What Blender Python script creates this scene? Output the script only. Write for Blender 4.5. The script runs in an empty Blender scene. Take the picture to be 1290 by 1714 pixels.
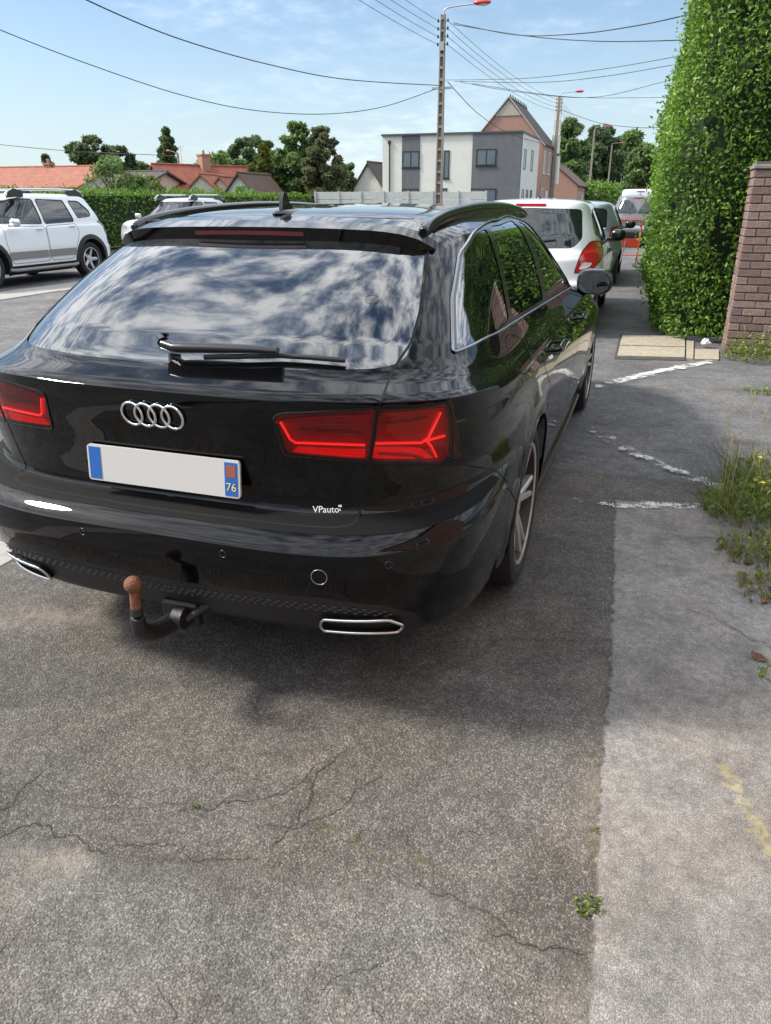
import bpy, bmesh, math, random
import numpy as np
from mathutils import Vector, Matrix
from mathutils.bvhtree import BVHTree
from mathutils.geometry import delaunay_2d_cdt
random.seed(7); rng = np.random.default_rng(7)
R = math.radians
SC = bpy.context.scene
COL = SC.collection

# ------------------------------------------------------------------ camera, sky, sun, exposure
CF, CP, CYAW, CO = 1261.7, .3929, .3317, np.array([1.303, -1.732, 1.47])
cd = bpy.data.cameras.new('camera'); cam = bpy.data.objects.new('camera', cd); COL.objects.link(cam)
cam.location = CO; cam.rotation_euler = (math.pi/2-CP, 0, CYAW)
cd.sensor_fit = 'VERTICAL'; cd.sensor_height = 24; cd.sensor_width = 24; cd.lens = 24*CF/1714
cd.clip_start = .05; cd.clip_end = 5000
SC.camera = cam
SUN_EL, SUN_AZ = R(42), R(-105)          # azimuth from +Y, clockwise: the sun stands to the left, a little behind
SV = Vector((math.sin(SUN_AZ)*math.cos(SUN_EL), math.cos(SUN_AZ)*math.cos(SUN_EL), math.sin(SUN_EL)))
w = bpy.data.worlds.new('World'); SC.world = w; w.use_nodes = True
def build_world():
    nt = w.node_tree; nt.nodes.clear(); N = nt.nodes.new; L = nt.links.new
    out = N('ShaderNodeOutputWorld'); bg = N('ShaderNodeBackground'); bg2 = N('ShaderNodeBackground'); mix = N('ShaderNodeMixShader')
    sky = N('ShaderNodeTexSky'); sky.sky_type = 'NISHITA'; sky.sun_disc = False
    sky.sun_elevation = SUN_EL; sky.sun_rotation = SUN_AZ; sky.air_density = 1.0; sky.dust_density = .3; sky.ozone_density = 2.2
    bg.inputs[1].default_value = .115
    L(sky.outputs[0], bg.inputs[0])
    tc = N('ShaderNodeTexCoord'); sp = N('ShaderNodeSeparateXYZ'); L(tc.outputs['Generated'], sp.inputs[0])
    def M(op, a, b=None, clamp=False):
        m = N('ShaderNodeMath'); m.operation = op; m.use_clamp = clamp
        for i, q in enumerate((a, b)):
            if q is None: continue
            if isinstance(q, (int, float)): m.inputs[i].default_value = q
            else: L(q, m.inputs[i])
        return m.outputs[0]
    zz = M('MAXIMUM', sp.outputs[2], 0.0)
    den = M('ADD', zz, .20)
    cb = N('ShaderNodeCombineXYZ'); L(M('DIVIDE', sp.outputs[0], den), cb.inputs[0]); L(M('DIVIDE', sp.outputs[1], den), cb.inputs[1])
    def noise(scale, detail, rough, dist, off):
        mp = N('ShaderNodeMapping'); mp.inputs['Location'].default_value = off; L(cb.outputs[0], mp.inputs[0])
        n = N('ShaderNodeTexNoise'); n.inputs['Scale'].default_value = scale; n.inputs['Detail'].default_value = detail
        n.inputs['Roughness'].default_value = rough; n.inputs['Distortion'].default_value = dist; L(mp.outputs[0], n.inputs[0]); return n.outputs[0]
    big = noise(.55, 3, .5, 0, (7.4, 4.1, 0)); fine = noise(9.5, 7, .60, .2, (8.3, 2.2, 0)); mid = noise(2.1, 5, .55, .3, (1.3, 6.1, 0))
    def ramp(v, a, b):
        m = N('ShaderNodeMapRange'); m.interpolation_type = 'SMOOTHSTEP'; m.inputs[1].default_value = a; m.inputs[2].default_value = b; L(v, m.inputs[0]); return m.outputs[0]
    fin2 = M('ADD', M('MULTIPLY', M('SUBTRACT', fine, .5), M('ADD', M('MULTIPLY', ramp(zz, .12, .45), .75), .25)), .5)
    cov = M('ADD', M('ADD', M('MULTIPLY', big, .36), M('MULTIPLY', mid, .30)), M('MULTIPLY', fin2, .48))
    elev = ramp(zz, .10, .55)                                # wisps low down, a broken field higher up
    thr = M('SUBTRACT', cov, M('SUBTRACT', .605, M('MULTIPLY', elev, .15)))
    cl = ramp(thr, -.05, .15)
    wispy = ramp(zz, .10, .50)
    cl = M('MULTIPLY', cl, M('ADD', M('MULTIPLY', wispy, .76), .13), True)
    haze = M('MULTIPLY', M('SUBTRACT', 1.0, ramp(zz, -.03, .25)), .74)
    bg3 = N('ShaderNodeBackground'); bg3.inputs[0].default_value = (.60, .74, .86, 1); bg3.inputs[1].default_value = .74
    mx0 = N('ShaderNodeMixShader'); L(haze, mx0.inputs[0]); L(bg.outputs[0], mx0.inputs[1]); L(bg3.outputs[0], mx0.inputs[2])
    cr = N('ShaderNodeMix'); cr.data_type = 'RGBA'; cr.inputs[6].default_value = (.42, .50, .62, 1); cr.inputs[7].default_value = (1.0, 1.0, 1.0, 1)
    L(ramp(fine, .34, .64), cr.inputs[0]); L(cr.outputs[2], bg2.inputs[0]); bg2.inputs[1].default_value = 2.0
    L(cl, mix.inputs[0]); L(mx0.outputs[0], mix.inputs[1]); L(bg2.outputs[0], mix.inputs[2]); L(mix.outputs[0], out.inputs[0])
build_world()
sl = bpy.data.lights.new('sun', 'SUN'); sl.energy = 4.2; sl.angle = R(9); sl.color = (1, .93, .83)
so = bpy.data.objects.new('sun', sl); COL.objects.link(so); so.rotation_euler = SV.to_track_quat('Z', 'Y').to_euler()
vs = SC.view_settings; vs.view_transform = 'Standard'; vs.look = 'None'; vs.gamma = 1; vs.exposure = 0.5; vs.use_curve_mapping = False

# ------------------------------------------------------------------ helpers
FW = np.array([-math.sin(CYAW)*math.cos(CP), math.cos(CYAW)*math.cos(CP), -math.sin(CP)])
RT = np.array([math.cos(CYAW), math.sin(CYAW), 0.]); UP = np.cross(RT, FW)
def ray(px, py):
    d = FW+RT*(px-645)/CF+UP*(857-py)/CF; return d/np.linalg.norm(d)
def gz(px, py, z=0.):
    d = ray(px, py); return CO+d*((z-CO[2])/d[2])
def aty(px, py, y):
    d = ray(px, py); return CO+d*((y-CO[1])/d[1])
def atx(px, py, x):
    d = ray(px, py); return CO+d*((x-CO[0])/d[0])

class MB:
    """collects geometry of one part"""
    def __init__(s): s.v = []; s.f = []
    def add(s, vs_, fs_):
        o = len(s.v); s.v += [tuple(map(float, p)) for p in vs_]; s.f += [tuple(i+o for i in f) for f in fs_]; return s
    def box(s, a, b, bev=0.0):
        (x0, y0, z0), (x1, y1, z1) = a, b
        if bev <= 0:
            V = [(x0,y0,z0),(x1,y0,z0),(x1,y1,z0),(x0,y1,z0),(x0,y0,z1),(x1,y0,z1),(x1,y1,z1),(x0,y1,z1)]
            return s.add(V, [(3,2,1,0),(4,5,6,7),(0,1,5,4),(1,2,6,5),(2,3,7,6),(3,0,4,7)])
        bm = bmesh.new(); bmesh.ops.create_cube(bm, size=1)
        for q in bm.verts: q.co = ((x0+x1)/2+q.co.x*(x1-x0), (y0+y1)/2+q.co.y*(y1-y0), (z0+z1)/2+q.co.z*(z1-z0))
        bmesh.ops.bevel(bm, geom=bm.edges[:], offset=bev, segments=1, affect='EDGES')
        bm.verts.index_update(); r = s.add([q.co for q in bm.verts], [[q.index for q in f.verts] for f in bm.faces]); bm.free(); return r
    def obox(s, c, half, M3):
        """oriented box: centre, half sizes, 3x3 rows = axes"""
        c = np.array(c, float); ax = np.array(M3, float); V = []
        for k in (-1, 1):
            for i, j in ((-1,-1),(1,-1),(1,1),(-1,1)): V.append(c+ax[0]*half[0]*i+ax[1]*half[1]*j+ax[2]*half[2]*k)
        return s.add(V, [(3,2,1,0),(4,5,6,7),(0,1,5,4),(1,2,6,5),(2,3,7,6),(3,0,4,7)])
    def tube(s, pts, r, n=8, closed=False, caps=True, up=(0,0,1), flat=1.0):
        P = np.array(pts, float); m = len(P); rr = np.broadcast_to(np.array(r, float), (m,))
        T = np.zeros_like(P)
        for i in range(m):
            a = P[(i-1) % m] if (closed or i > 0) else P[i]; b = P[(i+1) % m] if (closed or i < m-1) else P[i]
            t = b-a; T[i] = t/(np.linalg.norm(t)+1e-12)
        V = []; u = np.array(up, float)
        for i in range(m):
            a = u-T[i]*(u@T[i])
            if np.linalg.norm(a) < 1e-4: a = np.array([1, 0, 0])-T[i]*T[i][0]
            a /= np.linalg.norm(a); b = np.cross(T[i], a); 
            for k in range(n):
                th = 2*math.pi*k/n; V.append(P[i]+rr[i]*(a*math.cos(th)*flat+b*math.sin(th)))
        F = []
        for i in range(m if closed else m-1):
            for k in range(n):
                i2 = (i+1) % m; F.append((i*n+k, i*n+(k+1) % n, i2*n+(k+1) % n, i2*n+k))
        if not closed and caps: F.append(tuple(reversed(range(n)))); F.append(tuple((m-1)*n+k for k in range(n)))
        return s.add(V, F)
    def lathe(s, prof, c=(0,0,0), ax='z', n=24, closed=False):
        """prof: (radius, height) pairs round an axis"""
        V = []; m = len(prof)
        for (r, h) in prof:
            for k in range(n):
                a = 2*math.pi*k/n; p = (r*math.cos(a), r*math.sin(a), h)
                if ax == 'x': p = (h, r*math.cos(a), r*math.sin(a))
                if ax == 'y': p = (r*math.sin(a), h, r*math.cos(a))
                V.append((p[0]+c[0], p[1]+c[1], p[2]+c[2]))
        F = [(i*n+k, i*n+(k+1) % n, (i+1)*n+(k+1) % n, (i+1)*n+k) for i in range(m-1) for k in range(n)]
        if closed: F += [((m-1)*n+k, (m-1)*n+(k+1) % n, (k+1) % n, k) for k in range(n)]
        return s.add(V, F)
    def prism(s, poly, z0, z1, M=None):
        """polygon (2-D) extruded; M maps (a,b,h) to 3-D"""
        n = len(poly); M = M or (lambda a, b, h: (a, b, h))
        V = [M(a, b, z0) for a, b in poly]+[M(a, b, z1) for a, b in poly]
        F = [tuple(reversed(range(n))), tuple(range(n, 2*n))]+[(i, (i+1) % n, n+(i+1) % n, n+i) for i in range(n)]
        return s.add(V, F)
    def build(s, name, mat, parent=None, smooth=False, loc=None, fixn=True):
        me = bpy.data.meshes.new(name); me.from_pydata(s.v, [], s.f)
        if fixn:
            bm = bmesh.new(); bm.from_mesh(me); bmesh.ops.recalc_face_normals(bm, faces=bm.faces[:]); bm.to_mesh(me); bm.free()
        return mesh_obj(name, me, mat, parent, smooth)
def mesh_obj(name, me, mat, parent=None, smooth=False):
    me.materials.append(mat)
    if smooth:
        me.polygons.foreach_set('use_smooth', [True]*len(me.polygons))
        if smooth != 'all': me.set_sharp_from_angle(angle=R(smooth if not isinstance(smooth, bool) else 38))
    o = bpy.data.objects.new(name, me); COL.objects.link(o)
    if parent is not None: o.parent = parent
    return o
def empty(name, loc=(0,0,0), rz=0.):
    o = bpy.data.objects.new(name, None); COL.objects.link(o); o.location = loc; o.rotation_euler = (0, 0, rz); o.empty_display_size = .2; return o
def tag(o, label=None, cat=None, group=None, kind=None):
    if label: o['label'] = label
    if cat: o['category'] = cat
    if group: o['group'] = group
    if kind: o['kind'] = kind
    return o
def fillet(pts, r, k=4, closed=True):
    P = [np.array(p, float) for p in pts]; n = len(P); out = []
    for i in range(n):
        if not closed and i in (0, n-1): out.append(P[i]); continue
        a, b, c = P[i-1], P[i], P[(i+1) % n]
        da, dc = np.linalg.norm(a-b), np.linalg.norm(c-b)
        q = b+(a-b)*min(r/da, .48); e = b+(c-b)*min(r/dc, .48)
        for j in range(k+1):
            t = j/k; out.append(q*(1-t)**2+2*b*t*(1-t)+e*t*t)
    return out
def dens(pts, step, closed=True):
    P = [np.array(p, float) for p in pts]; out = []; n = len(P)
    for i in range(n if closed else n-1):
        a, b = P[i], P[(i+1) % n]; m = max(1, int(np.linalg.norm(b-a)/step))
        out += [a+(b-a)*j/m for j in range(m)]
    if not closed: out.append(P[-1])
    return out
def crom(pts, k=6, closed=False):
    P = [np.array(p, float) for p in pts]; n = len(P); out = []
    for i in range(n if closed else n-1):
        if closed: p0, p1, p2, p3 = P[i-1], P[i], P[(i+1) % n], P[(i+2) % n]
        else: p0, p1, p2, p3 = P[max(i-1, 0)], P[i], P[i+1], P[min(i+2, n-1)]
        for j in range(k):
            t = j/k; out.append(.5*((2*p1)+(p2-p0)*t+(2*p0-5*p1+4*p2-p3)*t*t+(3*p1-p0-3*p2+p3)*t**3))
    if not closed: out.append(P[-1])
    return out

# ------------------------------------------------------------------ materials
MATS = {}
def nodes_of(name):
    m = bpy.data.materials.new(name); m.use_nodes = True; nt = m.node_tree
    return m, nt, nt.nodes['Principled BSDF'], nt.nodes.new, nt.links.new
def pm(name, col, rough=.5, metal=0., coat=0., spec=.5, ior=1.5, emis=None, es=0., noise=0., nscale=20., bump=0., bscale=60., tr=0., coatr=.03):
    """principled material; noise varies the colour, bump gives fine relief (object space, metres)"""
    if name in MATS: return MATS[name]
    m, nt, b, N, L = nodes_of(name); c = (*col, 1)
    b.inputs['Base Color'].default_value = c; b.inputs['Roughness'].default_value = rough; b.inputs['Metallic'].default_value = metal
    b.inputs['Coat Weight'].default_value = coat; b.inputs['Coat Roughness'].default_value = coatr; b.inputs['Coat IOR'].default_value = 1.5 if name != 'black_paint' else 1.38; b.inputs['IOR'].default_value = ior; b.inputs['Specular IOR Level'].default_value = spec
    b.inputs['Transmission Weight'].default_value = tr
    if emis: b.inputs['Emission Color'].default_value = (*emis, 1); b.inputs['Emission Strength'].default_value = es
    if noise or bump:
        tc = N('ShaderNodeTexCoord')
        if noise:
            n = N('ShaderNodeTexNoise'); n.inputs['Scale'].default_value = nscale; n.inputs['Detail'].default_value = 6; n.inputs['Roughness'].default_value = .65
            L(tc.outputs['Object'], n.inputs[0])
            mr = N('ShaderNodeMapRange'); mr.inputs[1].default_value = .3; mr.inputs[2].default_value = .7; mr.inputs[3].default_value = 1-noise; mr.inputs[4].default_value = 1+noise
            L(n.outputs[0], mr.inputs[0])
            v = N('ShaderNodeVectorMath'); v.operation = 'SCALE'; v.inputs[0].default_value = col; L(mr.outputs[0], v.inputs['Scale']); L(v.outputs[0], b.inputs['Base Color'])
        if bump:
            n2 = N('ShaderNodeTexNoise'); n2.inputs['Scale'].default_value = bscale; n2.inputs['Detail'].default_value = 5; L(tc.outputs['Object'], n2.inputs[0])
            bp = N('ShaderNodeBump'); bp.inputs['Strength'].default_value = bump; bp.inputs['Distance'].default_value = .01; L(n2.outputs[0], bp.inputs['Height']); L(bp.outputs[0], b.inputs['Normal'])
    MATS[name] = m; return m
def lens(name, col, gl=1.5):
    """clear tinted plastic or glass: tinted transparency under a fresnel gloss"""
    if name in MATS: return MATS[name]
    m, nt, b, N, L = nodes_of(name); nt.nodes.remove(b); out = nt.nodes['Material Output']
    t = N('ShaderNodeBsdfTransparent'); t.inputs[0].default_value = (*col, 1); g = N('ShaderNodeBsdfGlossy'); g.inputs['Roughness'].default_value = .02
    fr = N('ShaderNodeFresnel'); fr.inputs[0].default_value = gl; mx = N('ShaderNodeMixShader')
    L(fr.outputs[0], mx.inputs[0]); L(t.outputs[0], mx.inputs[1]); L(g.outputs[0], mx.inputs[2]); L(mx.outputs[0], out.inputs[0])
    MATS[name] = m; return m
BLACKPAINT = pm('black_paint', (.0014, .0015, .0019), .35, coat=1., coatr=.01, spec=.02)
def dusty(m):
    """a film of road dust: faint specks in the colour, uneven gloss"""
    nt = m.node_tree; b = nt.nodes['Principled BSDF']; N = nt.nodes.new; L = nt.links.new; tc = N('ShaderNodeTexCoord')
    def nz(scale, det, a, c, lo, hi):
        n = N('ShaderNodeTexNoise'); n.inputs['Scale'].default_value = scale; n.inputs['Detail'].default_value = det; n.inputs['Roughness'].default_value = .7; L(tc.outputs['Object'], n.inputs[0])
        r = N('ShaderNodeMapRange'); r.inputs[1].default_value = a; r.inputs[2].default_value = c; r.inputs[3].default_value = lo; r.inputs[4].default_value = hi; L(n.outputs[0], r.inputs[0]); return r.outputs[0]
    sp, fl = nz(300, 2, .68, .74, 0, .35), nz(3.5, 5, .5, .8, 0, .03); ad = N('ShaderNodeMath'); L(sp, ad.inputs[0]); L(fl, ad.inputs[1])
    mx = N('ShaderNodeMix'); mx.data_type = 'RGBA'; mx.inputs[6].default_value = b.inputs['Base Color'].default_value; mx.inputs[7].default_value = (.075, .068, .058, 1); L(ad.outputs[0], mx.inputs[0]); L(mx.outputs[2], b.inputs['Base Color'])
    L(nz(6, 6, .4, .75, .006, .025), b.inputs['Coat Roughness'])
dusty(BLACKPAINT)
GLASSK = pm('privacy_glass', (.003, .004, .005), .015, ior=2.35, coat=.5, coatr=.01)
PLAST = pm('black_plastic', (.012, .012, .013), .45, noise=.15)
SATIN = pm('satin_black', (.008, .008, .009), .25, coat=.3)
RUBBER = pm('tyre_rubber', (.014, .014, .014), .75, noise=.25, nscale=30)
CHROME = pm('chrome', (.82, .83, .85), .08, metal=1.)
ALU = pm('brushed_alu', (.62, .61, .6), .28, metal=1.)
GAP = pm('panel_gap', (.002, .002, .002), .9)
# ------------------------------------------------------------------ car bodies: one smooth surface S(s, v) per car, cut into panels
def pchip(xk, Y, x):
    xk = np.array(xk); Y = np.array(Y, float); h = np.diff(xk); d = np.diff(Y, axis=0)/h[:, None]; n = len(xk)
    m = np.zeros_like(Y); m[0] = d[0]; m[-1] = d[-1]
    for i in range(1, n-1):
        w1 = 2*h[i]+h[i-1]; w2 = h[i]+2*h[i-1]; ok = d[i-1]*d[i] > 0
        with np.errstate(divide='ignore', invalid='ignore'): hm = (w1+w2)/(w1/d[i-1]+w2/d[i])
        m[i] = np.where(ok, hm, 0)
    i = np.clip(np.searchsorted(xk, x)-1, 0, n-2); t = ((x-xk[i])/h[i])[:, None]; hh = h[i][:, None]
    return (2*t**3-3*t**2+1)*Y[i]+(t**3-2*t**2+t)*hh*m[i]+(-2*t**3+3*t**2)*Y[i+1]+(t**3-t**2)*hh*m[i+1]
S1, S2 = .33, .72
class Body:
    # rows: (zr, yR, zs, W, zf, yF, nR, LR, nF, LF): rear, side and front profile points plus corner shape, from sill to roof
    def __init__(s, rows, wheels, Rw, flare=.012, T=None, ulen=6.2, step=.034):
        s.rows = np.array(rows, float); r = s.rows
        ch = np.sqrt(np.diff(r[:, 0])**2+np.diff(r[:, 1])**2)+np.sqrt(np.diff(r[:, 2])**2+np.diff(r[:, 3])**2)
        s.vk = np.concatenate([[0], np.cumsum(ch/2+.004)]); s.vlen = s.vk[-1]; s.wheels = wheels; s.Rw = Rw; s.flare = flare
        s.T = T or Matrix(); s.Ti = s.T.inverted(); s.ulen = ulen; s.step = step; s._bvh()
    def pos(s, S, V):
        S = np.asarray(S, float).ravel(); V = np.clip(np.asarray(V, float).ravel(), 0, s.vlen)
        q = pchip(s.vk, s.rows, V); zr, yR, zs, W, zf, yF, nR, LR, nF, LF = q.T
        a = np.abs(S); sg = np.where(S < 0, -1., 1.)
        LR = np.minimum(LR, (yF-yR)*.55); LF = np.minimum(LF, np.maximum(yF-yR-LR, 0)*.98)
        out = np.zeros((len(S), 3))
        k = a <= S1; ph = a/S1*math.pi/2; c, si = np.cos(ph), np.sin(ph)
        rr = (np.abs(c)**nR+np.abs(si)**nR)**(-1/nR)
        x1, y1, w1 = W*rr*si, yR+LR*(1-rr*c), np.clip(rr*c, 0, 1)**2; z1 = zs+(zr-zs)*w1
        t = np.clip((a-S1)/(S2-S1), 0, 1); y2 = (yR+LR)*(1-t)+(yF-LF)*t
        ph = np.clip(1-(a-S2)/(1-S2), 0, 1)*math.pi/2; c, si = np.cos(ph), np.sin(ph)
        rr = (np.abs(c)**nF+np.abs(si)**nF)**(-1/nF)
        x3, y3, w3 = W*rr*si, yF-LF*(1-rr*c), np.clip(rr*c, 0, 1)**2; z3 = zs+(zf-zs)*w3
        k2 = (a > S1) & (a <= S2)
        out[:, 0] = np.where(k, x1, np.where(k2, W, x3)); out[:, 1] = np.where(k, y1, np.where(k2, y2, y3)); out[:, 2] = np.where(k, z1, np.where(k2, zs, z3))
        if s.flare:
            for wy in s.wheels:
                d = np.hypot(out[:, 1]-wy, out[:, 2]-s.Rw); side = np.clip((out[:, 0]-.72)/.12, 0, 1)
                out[:, 0] += s.flare*np.exp(-((d-s.Rw-.05)/.055)**2)*side*(out[:, 2] < .95)
        out[:, 0] *= sg
        return out
    def nrm(s, S, V):
        e = 2e-3; V = np.clip(V, e, s.vlen-4e-3); S = np.asarray(S, float); sp = np.clip(S+e*.3, -1, 1); sm = np.clip(S-e*.3, -1, 1)
        du = s.pos(sp, V)-s.pos(sm, V); dv = s.pos(S, V+e)-s.pos(S, V-e); n = np.cross(du, dv); l = np.linalg.norm(n, axis=1, keepdims=True)
        n = np.where(l > 1e-12, n/np.maximum(l, 1e-12), [[0, 0, 1]]); return n
    def _bvh(s):
        nu, nv = 301, 320 if s.step < .04 else 150; su = np.linspace(-1, 1, nu); sv = np.linspace(0, s.vlen, nv); G = np.array([(a, b) for b in sv for a in su])
        P = s.pos(G[:, 0], G[:, 1]); F = []
        for j in range(nv-1):
            for i in range(nu-1):
                a = j*nu+i; F += [(a, a+1, a+nu+1), (a, a+nu+1, a+nu)]
        s.G = G; s.P = P; s.F = F; s.bvh = BVHTree.FromPolygons([Vector(p) for p in P], F)
    def cast(s, o, d):
        h = s.bvh.ray_cast(Vector(o), Vector(d))
        if h[0] is None: return None
        f = s.F[h[2]]; a, b, c = [s.P[i] for i in f]; p = np.array(h[0]); v0, v1, v2 = b-a, c-a, p-a
        d00, d01, d11, d20, d21 = v0@v0, v0@v1, v1@v1, v2@v0, v2@v1; dn = d00*d11-d01*d01
        if abs(dn) < 1e-16: return tuple(s.G[f[0]])
        be = (d11*d20-d01*d21)/dn; ga = (d00*d21-d01*d20)/dn; g = s.G[f[0]]*(1-be-ga)+s.G[f[1]]*be+s.G[f[2]]*ga
        return tuple(g)
    def px(s, pts, keep=False):
        out = []
        for p in pts:
            o = s.Ti @ Vector(CO); d = s.Ti.to_3x3() @ Vector(ray(*p)); g = s.cast(o, d)
            if g: out.append((g[0] if keep else abs(g[0]), g[1]))
            else: print('trace miss', p)
        return out
    def side(s, pts): return [g for g in (s.cast((3, a, b), (-1, 0, 0)) for a, b in pts) if g]
    def rear(s, pts): return [g for g in (s.cast((a, -3, b), (0, 1, 0)) for a, b in pts) if g]
    def front(s, pts): return [g for g in (s.cast((a, 9, b), (0, -1, 0)) for a, b in pts) if g]
    def top(s, pts): return [g for g in (s.cast((a, b, 4), (0, 0, -1)) for a, b in pts) if g]
    def cut(s, regions):
        """regions: [(name, polygon in (s, v))] in priority order -> triangles per region, right half"""
        U = s.ulen; pts = []; edges = []
        def closed(poly):
            P = dens([(a*U, b) for a, b in poly], s.step*.8); return P
        polys = []
        for nm, poly in regions:
            P = closed(poly); o = len(pts); pts += [tuple(p) for p in P]; n = len(P); edges += [(o+i, o+(i+1) % n) for i in range(n)]; polys.append(np.array(P))
        vs_ = []
        for a, b in zip(s.vk[:-1], s.vk[1:]):
            m = max(2, int(math.ceil((b-a)/s.step))); vs_ += [a+(b-a)*i/m for i in range(m)]
        vs_.append(s.vlen); us = np.linspace(0, U, int(U/s.step)+1)
        gu, gv = np.meshgrid(us, vs_); g = np.stack([gu.ravel(), gv.ravel()], 1)
        if pts:
            A = np.array(pts); keep = np.ones(len(g), bool)
            for i in range(0, len(g), 4000):
                d = ((g[i:i+4000, None]-A[None])**2).sum(2).min(1); keep[i:i+4000] = d > (s.step*.33)**2
            corner = (np.abs(g[:, 0]) < 1e-6) | (np.abs(g[:, 0]-U) < 1e-6) | (g[:, 1] < 1e-6) | (g[:, 1] > s.vlen-1e-6)
            g = g[keep | corner]
        allp = [Vector((float(a), float(b))) for a, b in pts]+[Vector((float(a), float(b))) for a, b in g]
        r = delaunay_2d_cdt(allp, edges, [], 0, 1e-6); V2 = np.array([tuple(p) for p in r[0]]); F = np.array([f for f in r[2] if len(f) == 3])
        cen = V2[F].mean(1); lab = np.full(len(F), -1)
        for k, P in enumerate(polys):
            ins = np.zeros(len(cen), bool); x, y = cen.T; n = len(P)
            for i in range(n):
                x1, y1 = P[i]; x2, y2 = P[(i+1) % n]
                c = ((y1 > y) != (y2 > y))
                if c.any():
                    xx = (x2-x1)*(y-y1)/((y2-y1) if y2 != y1 else 1e-12)+x1; ins ^= c & (x < xx)
            lab[(lab < 0) & ins] = k
        s.V2, s.F2, s.lab, s.names = V2, F, lab, [n for n, _ in regions]
        return s
    def patch(s, name, mat, oname, parent, mode='merge', off=0., side=1, extra=()):
        """make the triangles of one region (None: all that is left over) an object"""
        ids = [s.names.index(n) for n in ([name] if name else [])] or [-1]
        ids += [s.names.index(n) for n in extra]
        F = s.F2[np.isin(s.lab, ids)]
        used = np.unique(F); mp = -np.ones(len(s.V2), int); mp[used] = np.arange(len(used)); f = mp[F]; S = s.V2[used, 0]/s.ulen; V = s.V2[used, 1]
        sets = [1, -1] if mode == 'merge' else [side]
        VV, FF, NN = [], [], []; o = 0
        for sg in sets:
            p = s.pos(S*sg, V); n = s.nrm(np.abs(S), V); n[:, 0] *= sg
            if sg < 0: z = np.abs(S) < 1e-6
            n[np.abs(S) < 1e-6, 0] = 0; n /= np.linalg.norm(n, axis=1, keepdims=True)
            VV.append(p+n*off); NN.append(n); FF.append((f if sg > 0 else f[:, ::-1])+o); o += len(p)
        VV, FF, NN = np.concatenate(VV), np.concatenate(FF), np.concatenate(NN)
        a, b, c = VV[FF[:, 0]], VV[FF[:, 1]], VV[FF[:, 2]]; fn = np.cross(b-a, c-a); ok = np.linalg.norm(fn, axis=1) > 1e-10; FF = FF[ok]; fn = fn[ok]
        flip = (fn*NN[FF[:, 0]]).sum(1) < 0; FF[flip] = FF[flip][:, ::-1]
        me = bpy.data.meshes.new(oname); me.from_pydata(VV.tolist(), [], FF.tolist()); me.polygons.foreach_set('use_smooth', [True]*len(me.polygons))
        me.normals_split_custom_set_from_vertices(NN.tolist())
        return mesh_obj(oname, me, mat, parent)
    def lift(s, sv, off, sg=1):
        S = np.array([q[0] for q in sv])*sg; V = np.array([q[1] for q in sv]); n = s.nrm(np.abs(S), V); n[:, 0] *= np.where(S < 0, -1, 1); return s.pos(S, V)+n*off, n
    def ribbon(s, lines, wdt, mat, oname, parent, off=.0012, sg=(1,)):
        mb = MB()
        for sgn in sg:
            for sv in lines:
                P, n = s.lift(dens2(sv, .03, s.ulen), off, sgn)
                t = np.gradient(P, axis=0); b = np.cross(t, n); b /= np.linalg.norm(b, axis=1, keepdims=True)+1e-12
                V = np.concatenate([P-b*wdt/2, P+b*wdt/2]); m = len(P); mb.add(V, [(i, i+1, m+i+1, m+i) for i in range(m-1)])
        return mb.build(oname, mat, parent, fixn=False)
    def trim(s, sv, r, mat, oname, parent, off=.004, sg=1, closed=False, n=6, flat=1.):
        P, nn = s.lift(dens2(sv, .03, s.ulen, closed), off, sg); mb = MB(); mb.tube(P, r, n, closed=closed, flat=flat); return mb.build(oname, mat, parent, smooth=60)
def dens2(sv, step, U, closed=False):
    P = dens([(a*U, b) for a, b in sv], step, closed); return [(p[0]/U, p[1]) for p in P]
def circ(cy, cz, r, n=36, a0=0., a1=2*math.pi): return [(cy+r*math.cos(a0+(a1-a0)*i/n), cz+r*math.sin(a0+(a1-a0)*i/n)) for i in range(n if a1-a0 > 6.2 else n+1)]
def arch_poly(B, wy, r, zc):
    """wheel opening: circle top, open down past the sill"""
    pts = [(wy+r*math.cos(a), zc+r*math.sin(a)) for a in np.linspace(-.15, math.pi+.15, 34)]
    sv = B.side([p for p in pts if p[1] > .2]); 
    if not sv: return sv
    return sv+[(sv[-1][0], 0.), (sv[0][0], 0.)]
RIMS = {}
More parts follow.
